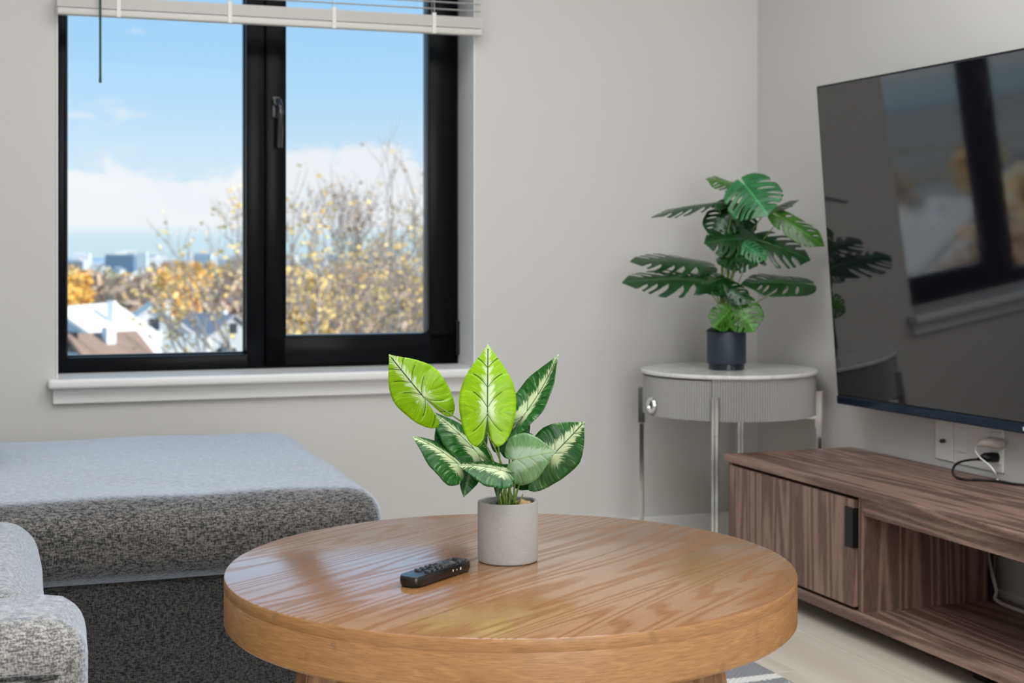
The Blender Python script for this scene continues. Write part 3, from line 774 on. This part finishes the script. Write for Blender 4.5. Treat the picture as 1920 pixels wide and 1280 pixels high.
# ================================================================== PLANT ON THE COFFEE TABLE
PY = 2.262; PX = -.0065
cp = thing('potted_arum_plant', 'bright lime and variegated green leafy plant in a cement pot on the oak table', 'plant', (PX, PY, ZC))
def cement():
    m, t, b = new_mat('cement_pot'); x, y, z = coords(t)
    n = noi(t, vec(t, x, y, z), 420, 4, .7); g = noi(t, vec(t, x, y, z), 16, 3)
    c = mixc(t, g, (.36, .355, .345), (.47, .465, .455)); t.links.new(mixc(t, n.step(.35, .65)*.4, c, (.56, .555, .55)), b.inputs['Base Color'])
    b.inputs['Roughness'].default_value = .85; bump(t, b, n, .4, .0008); return m
M_CEM = cement()
H = .0945; r = .0476
obj('pot', lathe([(0, 0), (r-.004, 0), (r-.001, .002), (r, .005), (r, H-.004), (r-.001, H-.001), (r-.003, H), (r-.006, H-.001), (r-.0065, H-.004), (r-.0065, H-.018), (0, H-.018)], 96), M_CEM, cp, smooth='auto')
obj('soil', lathe([(0, H-.008), (.02, H-.009), (r-.007, H-.012), (r-.0066, H-.016), (0, H-.016)], 40), plain('dark_soil', (.018, .016, .016), .9, var=.5, scale=300, bmp=.8), cp)
def stone(x, y, z, s, mat, seed):
    bm = bmesh.new(); bmesh.ops.create_icosphere(bm, subdivisions=3, radius=1)
    for v in bm.verts: v.co = v.co*(1+.35*noise.noise(v.co*1.4+Vector((seed, 0, 0)))); v.co = Vector((x+v.co.x*s[0], y+v.co.y*s[1], z+v.co.z*s[2]))
    obj('stone', bm, mat, cp, smooth=True)
M_ST1 = plain('tan_stone', (.55, .36, .18), .5, var=.4, scale=120); M_ST2 = plain('white_stone', (.7, .7, .68), .5); M_ST3 = plain('black_stone', (.02, .02, .025), .3)
stone(.022, -.008, H-.005, (.014, .009, .007), M_ST1, 1); stone(-.016, -.028, H-.009, (.006, .005, .005), M_ST2, 2); stone(-.028, -.018, H-.007, (.007, .006, .005), M_ST3, 3)
stone(.033, -.016, H-.009, (.007, .005, .005), M_ST3, 4); stone(-.008, .024, H-.008, (.009, .008, .005), M_ST3, 5); stone(.016, .026, H-.008, (.010, .008, .006), M_ST3, 6)
Rt = Vector((PX, PY, ZC))
def P(px, py, dy=0.): return at(px, py, PY+dy)-Rt
def stem(name, parent, B, root, mat=None, r0=.0016, r1=.0012, sag=.0, n=6):
    mid = (B+root)/2+Vector(((B.x-root.x)*-.25, (B.y-root.y)*-.2, .012+sag))
    pts = smooth_path([root, mid, B], n); k = len(pts)
    tube(bmesh.new(), pts, r0) if 0 else None
    return obj(name, tube(bmesh.new(), pts, [r0+(r1-r0)*i/(k-1) for i in range(k)], 7), mat or M_STEM, parent, smooth=True)
# attach px, tip px, depths, normal, half width m, material, lobe, fold, arch, skew
AR = [
 ((794, 744, -.02), (729, 664, -.03), (-.15, -1, .15), .0425, M_LIME, 1.15, .12, .03, 0, 'lime green leaf with a white heart'),
 ((914, 770, -.05), (915, 645, -.02), (0, -1, .12), .0445, M_LIME, .95, .16, .03, 0, 'lime green leaf with a white heart'),
 ((984, 776, .01), (1047, 664, .03), (-.8, -.8, .05), .034, M_VAR, .9, -.55, -.05, 0, None),
 ((1036, 853, .0), (1096, 790, .02), (.30, -1, .25), .041, M_VAR, 1.55, .10, .05, 0, None),
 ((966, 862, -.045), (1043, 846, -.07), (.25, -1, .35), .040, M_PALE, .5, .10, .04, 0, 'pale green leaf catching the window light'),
 ((862, 872, -.03), (770, 816, -.035), (.40, -.62, 1.), .036, M_VAR, .35, .30, .06, 0, None),
 ((893, 846, -.005), (802, 768, .02), (.75, -1, .9), .033, M_VAR, .5, .25, .05, 0, None),
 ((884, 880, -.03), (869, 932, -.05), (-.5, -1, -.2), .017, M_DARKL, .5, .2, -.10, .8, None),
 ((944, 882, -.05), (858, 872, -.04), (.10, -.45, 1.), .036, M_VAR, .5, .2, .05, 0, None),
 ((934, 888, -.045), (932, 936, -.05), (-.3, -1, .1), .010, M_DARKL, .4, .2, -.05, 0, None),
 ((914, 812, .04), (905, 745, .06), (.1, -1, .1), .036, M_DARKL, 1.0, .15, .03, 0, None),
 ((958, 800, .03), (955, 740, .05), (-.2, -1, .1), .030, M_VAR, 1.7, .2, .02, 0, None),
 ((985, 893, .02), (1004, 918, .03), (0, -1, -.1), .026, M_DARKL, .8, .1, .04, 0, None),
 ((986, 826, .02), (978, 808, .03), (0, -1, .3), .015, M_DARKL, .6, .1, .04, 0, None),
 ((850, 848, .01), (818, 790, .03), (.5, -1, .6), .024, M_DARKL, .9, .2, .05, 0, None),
]
rs = random.Random(3)
for i, (b_, tt_, nn, w_, mt_, lb_, fo, arc, sk, lab) in enumerate(AR):
    B = P(*b_); T = P(*tt_)
    arum_leaf('leaf', cp, B, T, Vector(nn), w_, mt_, lb_, fo, arc, .03, i, lab, sk)
    a = i*2.4; root = Vector((math.cos(a)*.007-.001+B.x*.08, math.sin(a)*.006-.012, H-.012))
    stem('stem', cp, B-Vector(nn).normalized()*.001, root, sag=.004 if i < 2 else -.004)
for i in range(9):
    a = i*.7; root = Vector((.004+math.cos(a)*.011, -.014+math.sin(a)*.006, H-.010))
    obj('stem', tube(bmesh.new(), [root, root+Vector(((i-4)*.0028, 0, .018+rs.random()*.016))], [.0015, .0009], 6), M_STEM, cp, smooth=True)

# ================================================================== MONSTERA ON THE SIDE TABLE
MY = 4.35; MX = (1362-CX)/F*MY
mp = thing('potted_monstera', 'monstera plant with split leaves in a dark navy pot on the side table', 'plant', (MX, MY, ZT))
M_NAVY = plain('navy_pot_glaze', (.018, .028, .045), .5, var=.1)
r = .0588
obj('pot', lathe([(0, .018), (r-.004, .018), (r-.001, .020), (r, .024), (r, .113), (r-.001, .115), (r-.003, .116), (r-.006, .115), (r-.007, .105), (0, .105)], 64), M_NAVY, mp, smooth='auto')
obj('pot_foot', lathe([(0, 0), (r-.007, 0), (r-.005, .002), (r-.005, .019), (0, .019)], 64), plain('dark_pot_foot', (.010, .014, .02), .2), mp, smooth='auto')
bm = bmesh.new(); q = random.Random(8)
for i in range(160):
    a, rr_ = q.uniform(0, 2*PI), r*.93*math.sqrt(q.random()); c = Vector((rr_*math.cos(a), rr_*math.sin(a), .112+.016*(1-(rr_/r)**2)+q.uniform(-.003, .008)))
    M_ = Matrix.Translation(c) @ Matrix.Rotation(q.uniform(0, 6), 4, Vector((q.random(), q.random(), q.random())).normalized()) @ Matrix.Diagonal((1, .6, .35, 1))
    bmesh.ops.create_icosphere(bm, subdivisions=1, radius=.009, matrix=M_)
obj('moss', bm, plain('dark_moss', (.008, .035, .012), .8, var=.5, scale=200), mp, kind='stuff')
Rm = Vector((MX, MY, ZT))
def Q(px, py, dy=0.): return at(px, py, MY+dy)-Rm
MO = [
 ((1397, 347, -.05), (1440, 404, -.12), (-.30, -1, .62), .086, M_MONB, .08, .03),
 ((1389, 350, .02), (1323, 335, .03), (0, -.42, 1), .060, M_MON2, .05, .03),
 ((1345, 379, .0), (1221, 408, -.03), (.05, -.22, 1), .055, M_MON, .08, .03),
 ((1366, 390, .0), (1334, 446, -.02), (-.35, -1, .2), .056, M_MON, .1, .03),
 ((1392, 396, .03), (1388, 445, .02), (.2, -1, .3), .055, M_MON, .1, .03),
 ((1436, 396, .03), (1499, 375, .02), (0, -.22, 1), .040, M_MON, .05, .03),
 ((1465, 408, -.02), (1546, 462, -.06), (-.45, -.80, .9), .040, M_MON2, .10, .03),
 ((1396, 447, -.03), (1320, 456, -.06), (.1, -.85, .7), .062, M_MON, .08, .03),
 ((1404, 446, -.02), (1520, 488, -.04), (-.30, -.72, .9), .074, M_MON, .10, .04),
 ((1500, 530, -.03), (1389, 533, -.06), (.05, -.60, 1), .064, M_MON, .06, .03),
 ((1310, 494, .02), (1181, 490, -.02), (-.05, -.50, 1), .072, M_MON, .06, .03),
 ((1308, 524, -.05), (1166, 530, -.10), (.05, -.55, 1), .078, M_MON, .06, .03),
 ((1350, 522, -.04), (1308, 541, -.07), (.2, -.6, 1), .055, M_MON, .1, .03),
 ((1352, 532, -.05), (1407, 568, -.08), (-.35, -.8, .7), .036, M_MON, .1, .03),
 ((1384, 570, -.06), (1414, 622, -.09), (-.15, -1, .25), .056, M_MON2, .1, .03),
 ((1364, 585, -.06), (1336, 614, -.08), (.2, -1, .1), .040, M_MON2, .1, .03),
 ((1372, 474, -.05), (1420, 499, -.08), (-.1, -.50, 1), .070, M_MON, .06, .03),
 ((1400, 462, -.05), (1438, 487, -.07), (-.2, -.8, .8), .036, M_MONB, .05, .03),
 ((1378, 488, -.06), (1345, 494, -.08), (.1, -.5, 1), .046, M_MON, .05, .03),
 ((1375, 404, .05), (1412, 432, .07), (0, -.8, .6), .062, M_MON, .05, .03),
]
TR1 = [Vector((-.012, -.01, .10)), Vector((-.016, -.012, .20)), Vector((-.013, -.01, .33)), Vector((-.004, -.008, .42))]
TR2 = [Vector((.004, -.012, .10)), Vector((.004, -.013, .22)), Vector((.002, -.012, .34)), Vector((.006, -.01, .43))]
obj('main_stem', tube(bmesh.new(), smooth_path(TR1), [.006]*9+[.004]*10, 8), M_STEM, mp, smooth=True)
obj('main_stem', tube(bmesh.new(), smooth_path(TR2), [.0055]*9+[.004]*10, 8), M_STEM, mp, smooth=True)
for i, (b_, tt_, nn, w_, mt_, fo, arc) in enumerate(MO):
    B = Q(*b_); T = Q(*tt_)
    sp2 = i in (2, 8, 10, 11, 16); monstera_leaf(mp, B, T, Vector(nn), w_, mt_, fo, arc, i, 1.7 if sp2 else 1., 1. if sp2 else .6)
    z0 = max(.105, B.z-.16-abs(B.x)*.8)
    root = Vector((-.008+(i % 4)*.005, -.012+(i % 3)*.004, z0))
    mid = root*.5+B*.5+Vector((-(B.x-root.x)*.12, 0, .015))
    obj('stem', tube(bmesh.new(), smooth_path([root, mid, B]), .0016, 6), M_STEM, mp, smooth=True)

# ================================================================== OUTSIDE
G0 = CAMZ-19.                                            # ground level far below the flat
def ext(px, D, z=None): return Vector(((px-CX)/F*D, D, G0 if z is None else z))
def ground_mat():
    m, t, b = new_mat('town_ground'); x, y, z = coords(t)
    n = noi(t, vec(t, x, y, 0.), .03, 5, .6); k = noi(t, vec(t, x, y, 4.), .008, 3, .6)
    c = mixc(t, n.step(.4, .6), (.42, .38, .31), (.56, .53, .47)); c = mixc(t, k.step(.5, .6)*.6, c, (.42, .26, .10))
    far = y.step(900., 4200.); c = mixc(t, far*.85, c, (.42, .56, .66))  # haze painted into the ground: paler overall, bluer with distance
    t.links.new(c, b.inputs['Base Color']); b.inputs['Roughness'].default_value = .9; return m
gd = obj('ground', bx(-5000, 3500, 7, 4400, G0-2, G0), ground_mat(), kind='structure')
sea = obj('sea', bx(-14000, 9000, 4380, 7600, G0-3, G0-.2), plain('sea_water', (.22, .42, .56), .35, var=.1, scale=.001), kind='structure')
def facade(name, c): return plain(name, c, .8, var=.06, scale=.6)
HW = [facade('white_clapboard', (.74, .77, .82)), facade('cream_clapboard', (.72, .68, .58)), facade('grey_clapboard', (.45, .50, .55)), facade('pale_blue_clapboard', (.50, .62, .72)), facade('red_brick', (.36, .16, .11))]
HR = [plain('light_roof', (.78, .76, .72), .8), plain('grey_shingle', (.34, .35, .38), .8, scale=2), plain('brown_shingle', (.33, .22, .17), .8, scale=2), plain('slate_roof', (.20, .24, .30), .8)]
M_WPANE = plain('far_window_pane', (.05, .06, .08), .15)
def house(loc, w_, d_, h_, rise, rz, wall, roof, label, group=None, win=True, cat='house', chim=True):
    hs = thing('house', label, cat, loc, rz, group)
    bm = bmesh.new(); prof_ = [(-w_/2, 0), (w_/2, 0), (w_/2, h_), (0, h_+rise), (-w_/2, h_)]
    a = [bm.verts.new((x, -d_/2, z)) for x, z in prof_]; b = [bm.verts.new((x, d_/2, z)) for x, z in prof_]
    bm.faces.new(a); bm.faces.new(b[::-1])
    for i in range(5): j = (i+1) % 5; bm.faces.new((a[i], a[j], b[j], b[i]))
    obj('wall', bm, wall, hs)
    L_ = math.hypot(w_/2, rise)+.6; an = math.atan2(rise, w_/2)
    for sgn in (-1, 1):
        M_ = Matrix.Translation((0, 0, h_+rise+.1)) @ Matrix.Rotation(sgn*an, 4, 'Y')
        bm = bmesh.new(); box(bm, min(0, sgn*L_), max(0, sgn*L_), -d_/2-.5, d_/2+.5, 0, .22, M=M_); obj('roof', bm, roof, hs)
    if win:
        for f_ in range(max(1, int(h_/3))):
            for k in (-.28, 0, .28):
                o = obj('window', bx(k*w_-.5, k*w_+.5, -d_/2-.08, -d_/2+.02, 1+f_*2.9, 2.5+f_*2.9), HR[0], hs)
                obj('pane', bx(k*w_-.4, k*w_+.4, -d_/2-.12, -d_/2-.05, 1.1+f_*2.9, 2.4+f_*2.9), M_WPANE, o)
        obj('attic_window', bx(-.5, .5, -d_/2-.1, -d_/2+.02, h_+rise*.2, h_+rise*.2+1.2), M_WPANE, hs)
    if chim: obj('chimney', bx(w_*.18, w_*.18+.55, -.3, .3, h_, h_+rise+.6), HW[0], hs)
    return hs
def flat_block(loc, w_, d_, h_, rz, wall, label, group=None, cat='building', band=None):
    hs = thing('building', label, cat, loc, rz, group)
    obj('wall', bx(-w_/2, w_/2, -d_/2, d_/2, 0, h_), wall, hs)
    bm = bmesh.new(); box(bm, -w_/2-.3, w_/2+.3, -d_/2-.3, d_/2+.3, h_, h_+.5); box(bm, -w_/5, w_/6, -1.5, 1.5, h_+.5, h_+2.2); obj('roof', bm, HR[0], hs)
    n = max(2, int(w_/4)); bm = bmesh.new()
    for f_ in range(max(1, int(h_/3.4))):
        for k in range(n):
            xx = -w_/2+(k+.5)*w_/n; box(bm, xx-.7, xx+.7, -d_/2-.08, -d_/2+.02, 1+f_*3.3, 2.6+f_*3.3)
    obj('window_row', bm, M_WPANE, hs); return hs
def base_z(py_top, D, hh): return CAMZ-(py_top-HY)/F*D-hh
PLACED = []
def free(D, px, r):
    p = ext(px, D)
    if any((p-o).length < r+ro for o, ro in PLACED): return False
    PLACED.append((p, r)); return True
def settle(D, px, r):
    while not free(D, px, r): D *= 1.03
    return D
for px_, D_, r_ in ((158, 112, 7), (285, 150, 6), (205, 190, 6), (190, 84, 3), (345, 98, 6), (340, 82, 2), (250, 89, 2), (400, 170, 5), (415, 240, 6), (334, 700, 5), (349, 700, 5)): PLACED.append((ext(px_, D_), r_))
# near houses below the left light
house(ext(158, 112), 11, 10, base_z(578, 112, 3.6)-G0, 3.6, -.15, HW[3], HR[0], 'pale blue gabled house at the lower left corner of the view')
house(ext(285, 150), 7.6, 9, base_z(573, 150, 2.9)-G0, 2.9, .30, HW[0], HR[0], 'white gabled house with a small dark attic window in the middle of the view')
house(ext(205, 190), 7.5, 9, base_z(576, 190, 2.6)-G0, 2.6, .1, HW[0], HR[0], 'white house peeping out between the pale blue house and the orange trees')
house(ext(190, 84), 3.0, 3.6, base_z(632, 84, 1.)-G0, 1., -.75, HW[3], HR[2], 'brown-roofed house low in front of the pale blue house')
flat_block(ext(355, 100), 8.6, 7, base_z(622, 98, 2.6)-G0, .1, HW[1], 'cream flat-roofed building along the bottom of the left pane')
flat_block(ext(340, 82), 4.2, 4, base_z(640, 84, 2.2)-G0, .2, HW[2], 'small grey flat-roofed block in front of the cream building')
flat_block(ext(250, 89), 3.2, 3.6, base_z(634, 89, 2.6)-G0, .1, HW[0], 'white flat-roofed block left of the cream building')
house(ext(400, 170), 7, 8, base_z(592, 170, 2.4)-G0, 2.4, .8, HW[2], HR[1], 'grey house between bare trees near the window mullion')
house(ext(415, 240), 8, 8, base_z(545, 240, 2.5)-G0, 2.5, .4, HW[0], HR[0], 'white house above the grey house near the mullion')
q = random.Random(12)
for i in range(64):
    D = 260*math.exp(q.random()*2.1); px = q.uniform(90, 470)
    if not free(D, px, 11): continue
    house(ext(px, D), q.uniform(8, 13), q.uniform(8, 12), q.uniform(5, 8), q.uniform(2, 4), q.uniform(-.8, .8), HW[i % 4], HR[(i//4) % 4], 'small %s house with %s roof in the blurred town, left pane' % (('white', 'cream', 'grey', 'pale blue')[i % 4], ('a light', 'a grey', 'a brown', 'a slate blue')[(i//4) % 4]), 'distant %s houses, %s roofs' % (('white', 'cream', 'grey', 'pale blue')[i % 4], ('light', 'grey', 'brown', 'slate')[(i//4) % 4]), win=D < 420, chim=D < 420)
for i in range(26):
    D = q.uniform(1500, 3600); px = q.uniform(60, 800); w_ = q.uniform(14, 45)
    if not free(D, px, w_*.8): continue
    flat_block(ext(px, D), w_, 20, q.uniform(10, 22), q.uniform(-.3, .3), HW[(0, 0, 2, 3, 3)[i % 5]], '%s block on the hazy skyline of the far town, %s' % (('white', 'bright white', 'grey', 'pale blue', 'blue-grey')[i % 5], 'left pane' if px < 455 else 'right pane'), '%s skyline blocks, %s pane' % (('white', 'bright white', 'grey', 'pale blue', 'blue-grey')[i % 5], 'left' if px < 455 else 'right'))
flat_block(ext(227, 1250), 24, 18, 19, .1, facade('slate_blue_tower', (.10, .20, .32)), 'dark blue tower block standing out on the skyline')
for px, D in ((334, 700), (349, 700)): obj('tank', lathe([(0, 0), (1.5, 0), (1.5, 10.5), (0, 11.5)], 20, Matrix.Translation(ext(px, D))), HR[0]); tk = bpy.context.scene.collection.objects[-1]; tag(tk, 'white round storage tank above the orange trees, %s of the pair' % ('left' if px < 340 else 'right'), 'tank')
# houses down the slope further left: the television mirrors them
for i, (azd, D, w_, h_, rs_) in enumerate(((-47, 60, 9, 7, 4), (-53, 82, 8, 8, 4.5), (-58, 58, 9, 5, 4), (-60, 104, 10, 8, 4), (-66, 78, 9, 7, 4), (-51, 130, 9, 8, 4), (-57, 150, 10, 7, 4), (-63, 160, 11, 8, 4), (-70, 120, 9, 8, 4), (-45, 180, 9, 8, 4), (-73, 66, 8, 7, 4), (-40, 100, 9, 7, 4))):
    a = math.radians(azd); house(Vector((math.sin(a)*D, math.cos(a)*D, G0)), w_, 10, h_, rs_, 1.12+((i % 3)-1)*.35, HW[(0, 1, 3)[i % 3]], HR[(0, 3, 2)[i % 3]], 'gabled %s house left of the window view, mirrored in the television' % ('white', 'cream', 'pale blue')[i % 3], 'houses mirrored in the television')

MIR = [(-49, 95), (-55, 112), (-61, 84), (-64, 130), (-68, 100), (-52, 165), (-58, 185), (-47, 140), (-55, 70), (-70, 150), (-43, 125), (-62, 210), (-50, 215), (-66, 190)]
# trees
def bark(name, c): return plain(name, c, .9, var=.3, scale=8)
M_BARK = bark('grey_bark', (.36, .31, .29))  # bark paled: outdoor haze put into its colour
def leafcol(name, a, b_):
    m, t, b = new_mat(name); x, y, z = coords(t); n = noi(t, vec(t, x, y, z), 1.7, 2)
    t.links.new(mixc(t, n.step(.35, .65), a, b_), b.inputs['Base Color']); b.inputs['Roughness'].default_value = .8; return m
LF = [leafcol('orange_foliage', (.80, .40, .06), (.90, .55, .12)), leafcol('brown_foliage', (.48, .36, .28), (.62, .46, .32)), leafcol('yellow_foliage', (.84, .64, .26), (.74, .50, .18)), leafcol('olive_foliage', (.40, .38, .26), (.50, .44, .28))]  # foliage lightened to carry the haze in its colour
def crown(bm, c, s, n, q, size):
    for i in range(n):
        d = Vector((q.gauss(0, 1), q.gauss(0, 1), q.gauss(0, 1))).normalized()*(q.random()**.45)
        p = c+Vector((d.x*s.x, d.y*s.y, d.z*s.z)); R1 = Matrix.Rotation(q.uniform(0, 6.28), 3, d) @ Matrix.Rotation(q.uniform(0, 3), 3, 'X'); z_ = size*q.uniform(.6, 1.3)
        v = [bm.verts.new(p+R1 @ Vector((u*z_, w_*z_*.7, 0))) for u, w_ in ((-1, -1), (1, -1), (1, 1), (-1, 1))]; bm.faces.new(v)
def round_tree(loc, h, rad, lf, label, group, seed):
    q = random.Random(seed); tt_ = thing('autumn_tree', label, 'tree', loc, 0, group)
    bm = bmesh.new(); tube(bm, [(0, 0, 0), (.1, 0, h*.5), (0, .1, h*.8)], [rad*.09, rad*.06, rad*.02], 6)
    for k in range(5): a = k*1.3; tube(bm, [(.1, 0, h*.4), (math.cos(a)*rad*.6, math.sin(a)*rad*.6, h*.8)], [rad*.04, rad*.01], 5)
    obj('trunk', bm, M_BARK, tt_)
    bm = bmesh.new(); crown(bm, Vector((0, 0, h*.68)), Vector((rad, rad, h*.34)), 420, q, rad*.13); obj('foliage', bm, lf, tt_, kind='stuff')
TREES = [(243, 540, 22, 175, 1), (140, 560, 16, 170, 0), (148, 530, 15, 260, 0), (325, 512, 16, 260, 0), (362, 510, 15, 250, 0), (340, 548, 15, 215, 0), (222, 568, 14, 190, 0), (352, 600, 12, 190, 2), (392, 560, 15, 215, 1), (285, 520, 18, 260, 1), (175, 530, 16, 270, 1), (422, 575, 18, 185, 1), (440, 530, 20, 220, 1), (318, 575, 13, 200, 0), (130, 520, 18, 290, 2), (200, 525, 17, 300, 3), (405, 530, 17, 270, 3), (262, 565, 14, 200, 2)]
for i, (px, pyc, h, D, k) in enumerate(TREES):
    D = settle(D, px, (3.4, 4.6, 3.2, 4.2)[k]); topz = CAMZ-(pyc-22-HY)/F*D; hh = topz-G0
    nm = ('orange', 'brown', 'yellow', 'olive')[k]
    round_tree(ext(px, D), hh, (3.4, 4.6, 3.2, 4.2)[k], LF[k], '%s autumn tree among the houses seen through the left pane' % nm, '%s autumn trees in the view' % nm, i)
q = random.Random(21)
for i in range(60):
    D = 280*math.exp(q.random()*1.9); px = q.uniform(90, 470); k = q.choice((0, 1, 1, 2, 3, 3)); nm = ('orange', 'brown', 'yellow', 'olive')[k]
    if not free(D, px, 6): continue
    round_tree(ext(px, D), q.uniform(9, 14), q.uniform(4, 6), LF[k], 'small %s tree in the far part of the blurred town' % nm, 'far %s trees of the town' % nm, 100+i)
for i, (azd, D) in enumerate(MIR):
    a = math.radians(azd); k = (0, 3, 1, 2)[i % 4]
    round_tree(Vector((math.sin(a)*D, math.cos(a)*D, G0)), 10+(i % 4), 4.2, LF[k], '%s tree left of the window view, mirrored in the television' % ('orange', 'brown', 'yellow', 'olive')[k], '%s trees mirrored in the television' % ('orange', 'brown', 'yellow', 'olive')[k], 400+i)
def bare_tree(loc, h, spread, label, seed, lf, nleaf, lsize):
    q = random.Random(seed); tt_ = thing('bare_tree', label, 'tree', loc, q.uniform(0, 6)); bm = bmesh.new(); tips = []
    def grow(p, d, ln, rad, lev):
        pts = [p]; c = p.copy(); dd = d.copy()
        for k in range(3):
            dd = (dd+Vector((q.gauss(0, .13), q.gauss(0, .13), .06))).normalized(); c = c+dd*ln/3; pts.append(c.copy())
        tube(bm, pts, [rad, rad*.85, rad*.7, rad*.55], 4 if lev > 1 else 6)
        if lev >= 3: tips.extend(pts[1:])
        if lev >= 6: return
        for k in range(3 if lev in (0, 1, 2) else 2+(q.random() < .5)):
            a = q.uniform(0, 2*PI); sp_ = q.uniform(.30, .62)*spread
            nd = (dd+Vector((math.cos(a)*sp_, math.sin(a)*sp_, q.uniform(-.1, .25)))).normalized()
            grow(pts[q.choice((2, 3, 3))], nd, ln*q.uniform(.66, .86), max(rad*.60, .014), lev+1)
    grow(Vector((0, 0, 0)), Vector((0, 0, 1)), h*.30, h*.016, 0)
    obj('branches', bm, M_BARK, tt_)
    bm = bmesh.new()
    for i in range(nleaf):
        p = q.choice(tips)+Vector((q.gauss(0, .2), q.gauss(0, .2), q.gauss(0, .2)))
        if q.random() < min(.9, max(0, (p.z/h-.35)*1.1)): continue
        R1 = Matrix.Rotation(q.uniform(0, 6.28), 3, 'Z') @ Matrix.Rotation(q.uniform(0, 3), 3, 'X'); z_ = lsize*q.uniform(.5, 1.3)
        bm.faces.new([bm.verts.new(p+R1 @ Vector((u*z_, w_*z_*.7, 0))) for u, w_ in ((-1, -1), (1, -1), (1, 1), (-1, 1))])
    obj('foliage', bm, lf, tt_, kind='stuff')
bare_tree(ext(672, 82), 22.4, .85, 'bare-branched tree with a few yellow leaves at the left of the right pane', 2, LF[2], 2600, .10)
bare_tree(ext(735, 63), 22.8, .9, 'tallest bare tree with yellow leaves behind the middle of the right pane', 5, LF[2], 3800, .09)
bare_tree(ext(860, 100), 24.5, 1., 'bare yellowing tree at the right edge of the right pane', 9, LF[2], 3500, .10)
bare_tree(ext(462, 230), 20., .7, 'thin bare tree rising beside the window mullion', 14, LF[1], 1500, .12)
bare_tree(ext(665, 122), 24.5, .9, 'pinkish bare tree further back between the two tall ones', 17, LF[1], 4500, .12)
for i, (px, D, k) in enumerate(((560, 90, 2), (620, 100, 1), (680, 88, 2), (745, 95, 1), (800, 90, 2), (590, 150, 3), (650, 170, 0), (710, 160, 1), (770, 150, 2))):
    nm = ('orange', 'brown', 'yellow', 'olive')[k]; D = settle(D+60, px, 4.3)
    round_tree(ext(px, D), 17.5-(i % 3), 4.2, LF[k], '%s autumn tree low behind the bare trees in the right pane' % nm, '%s trees behind the bare trees' % nm, 300+i)
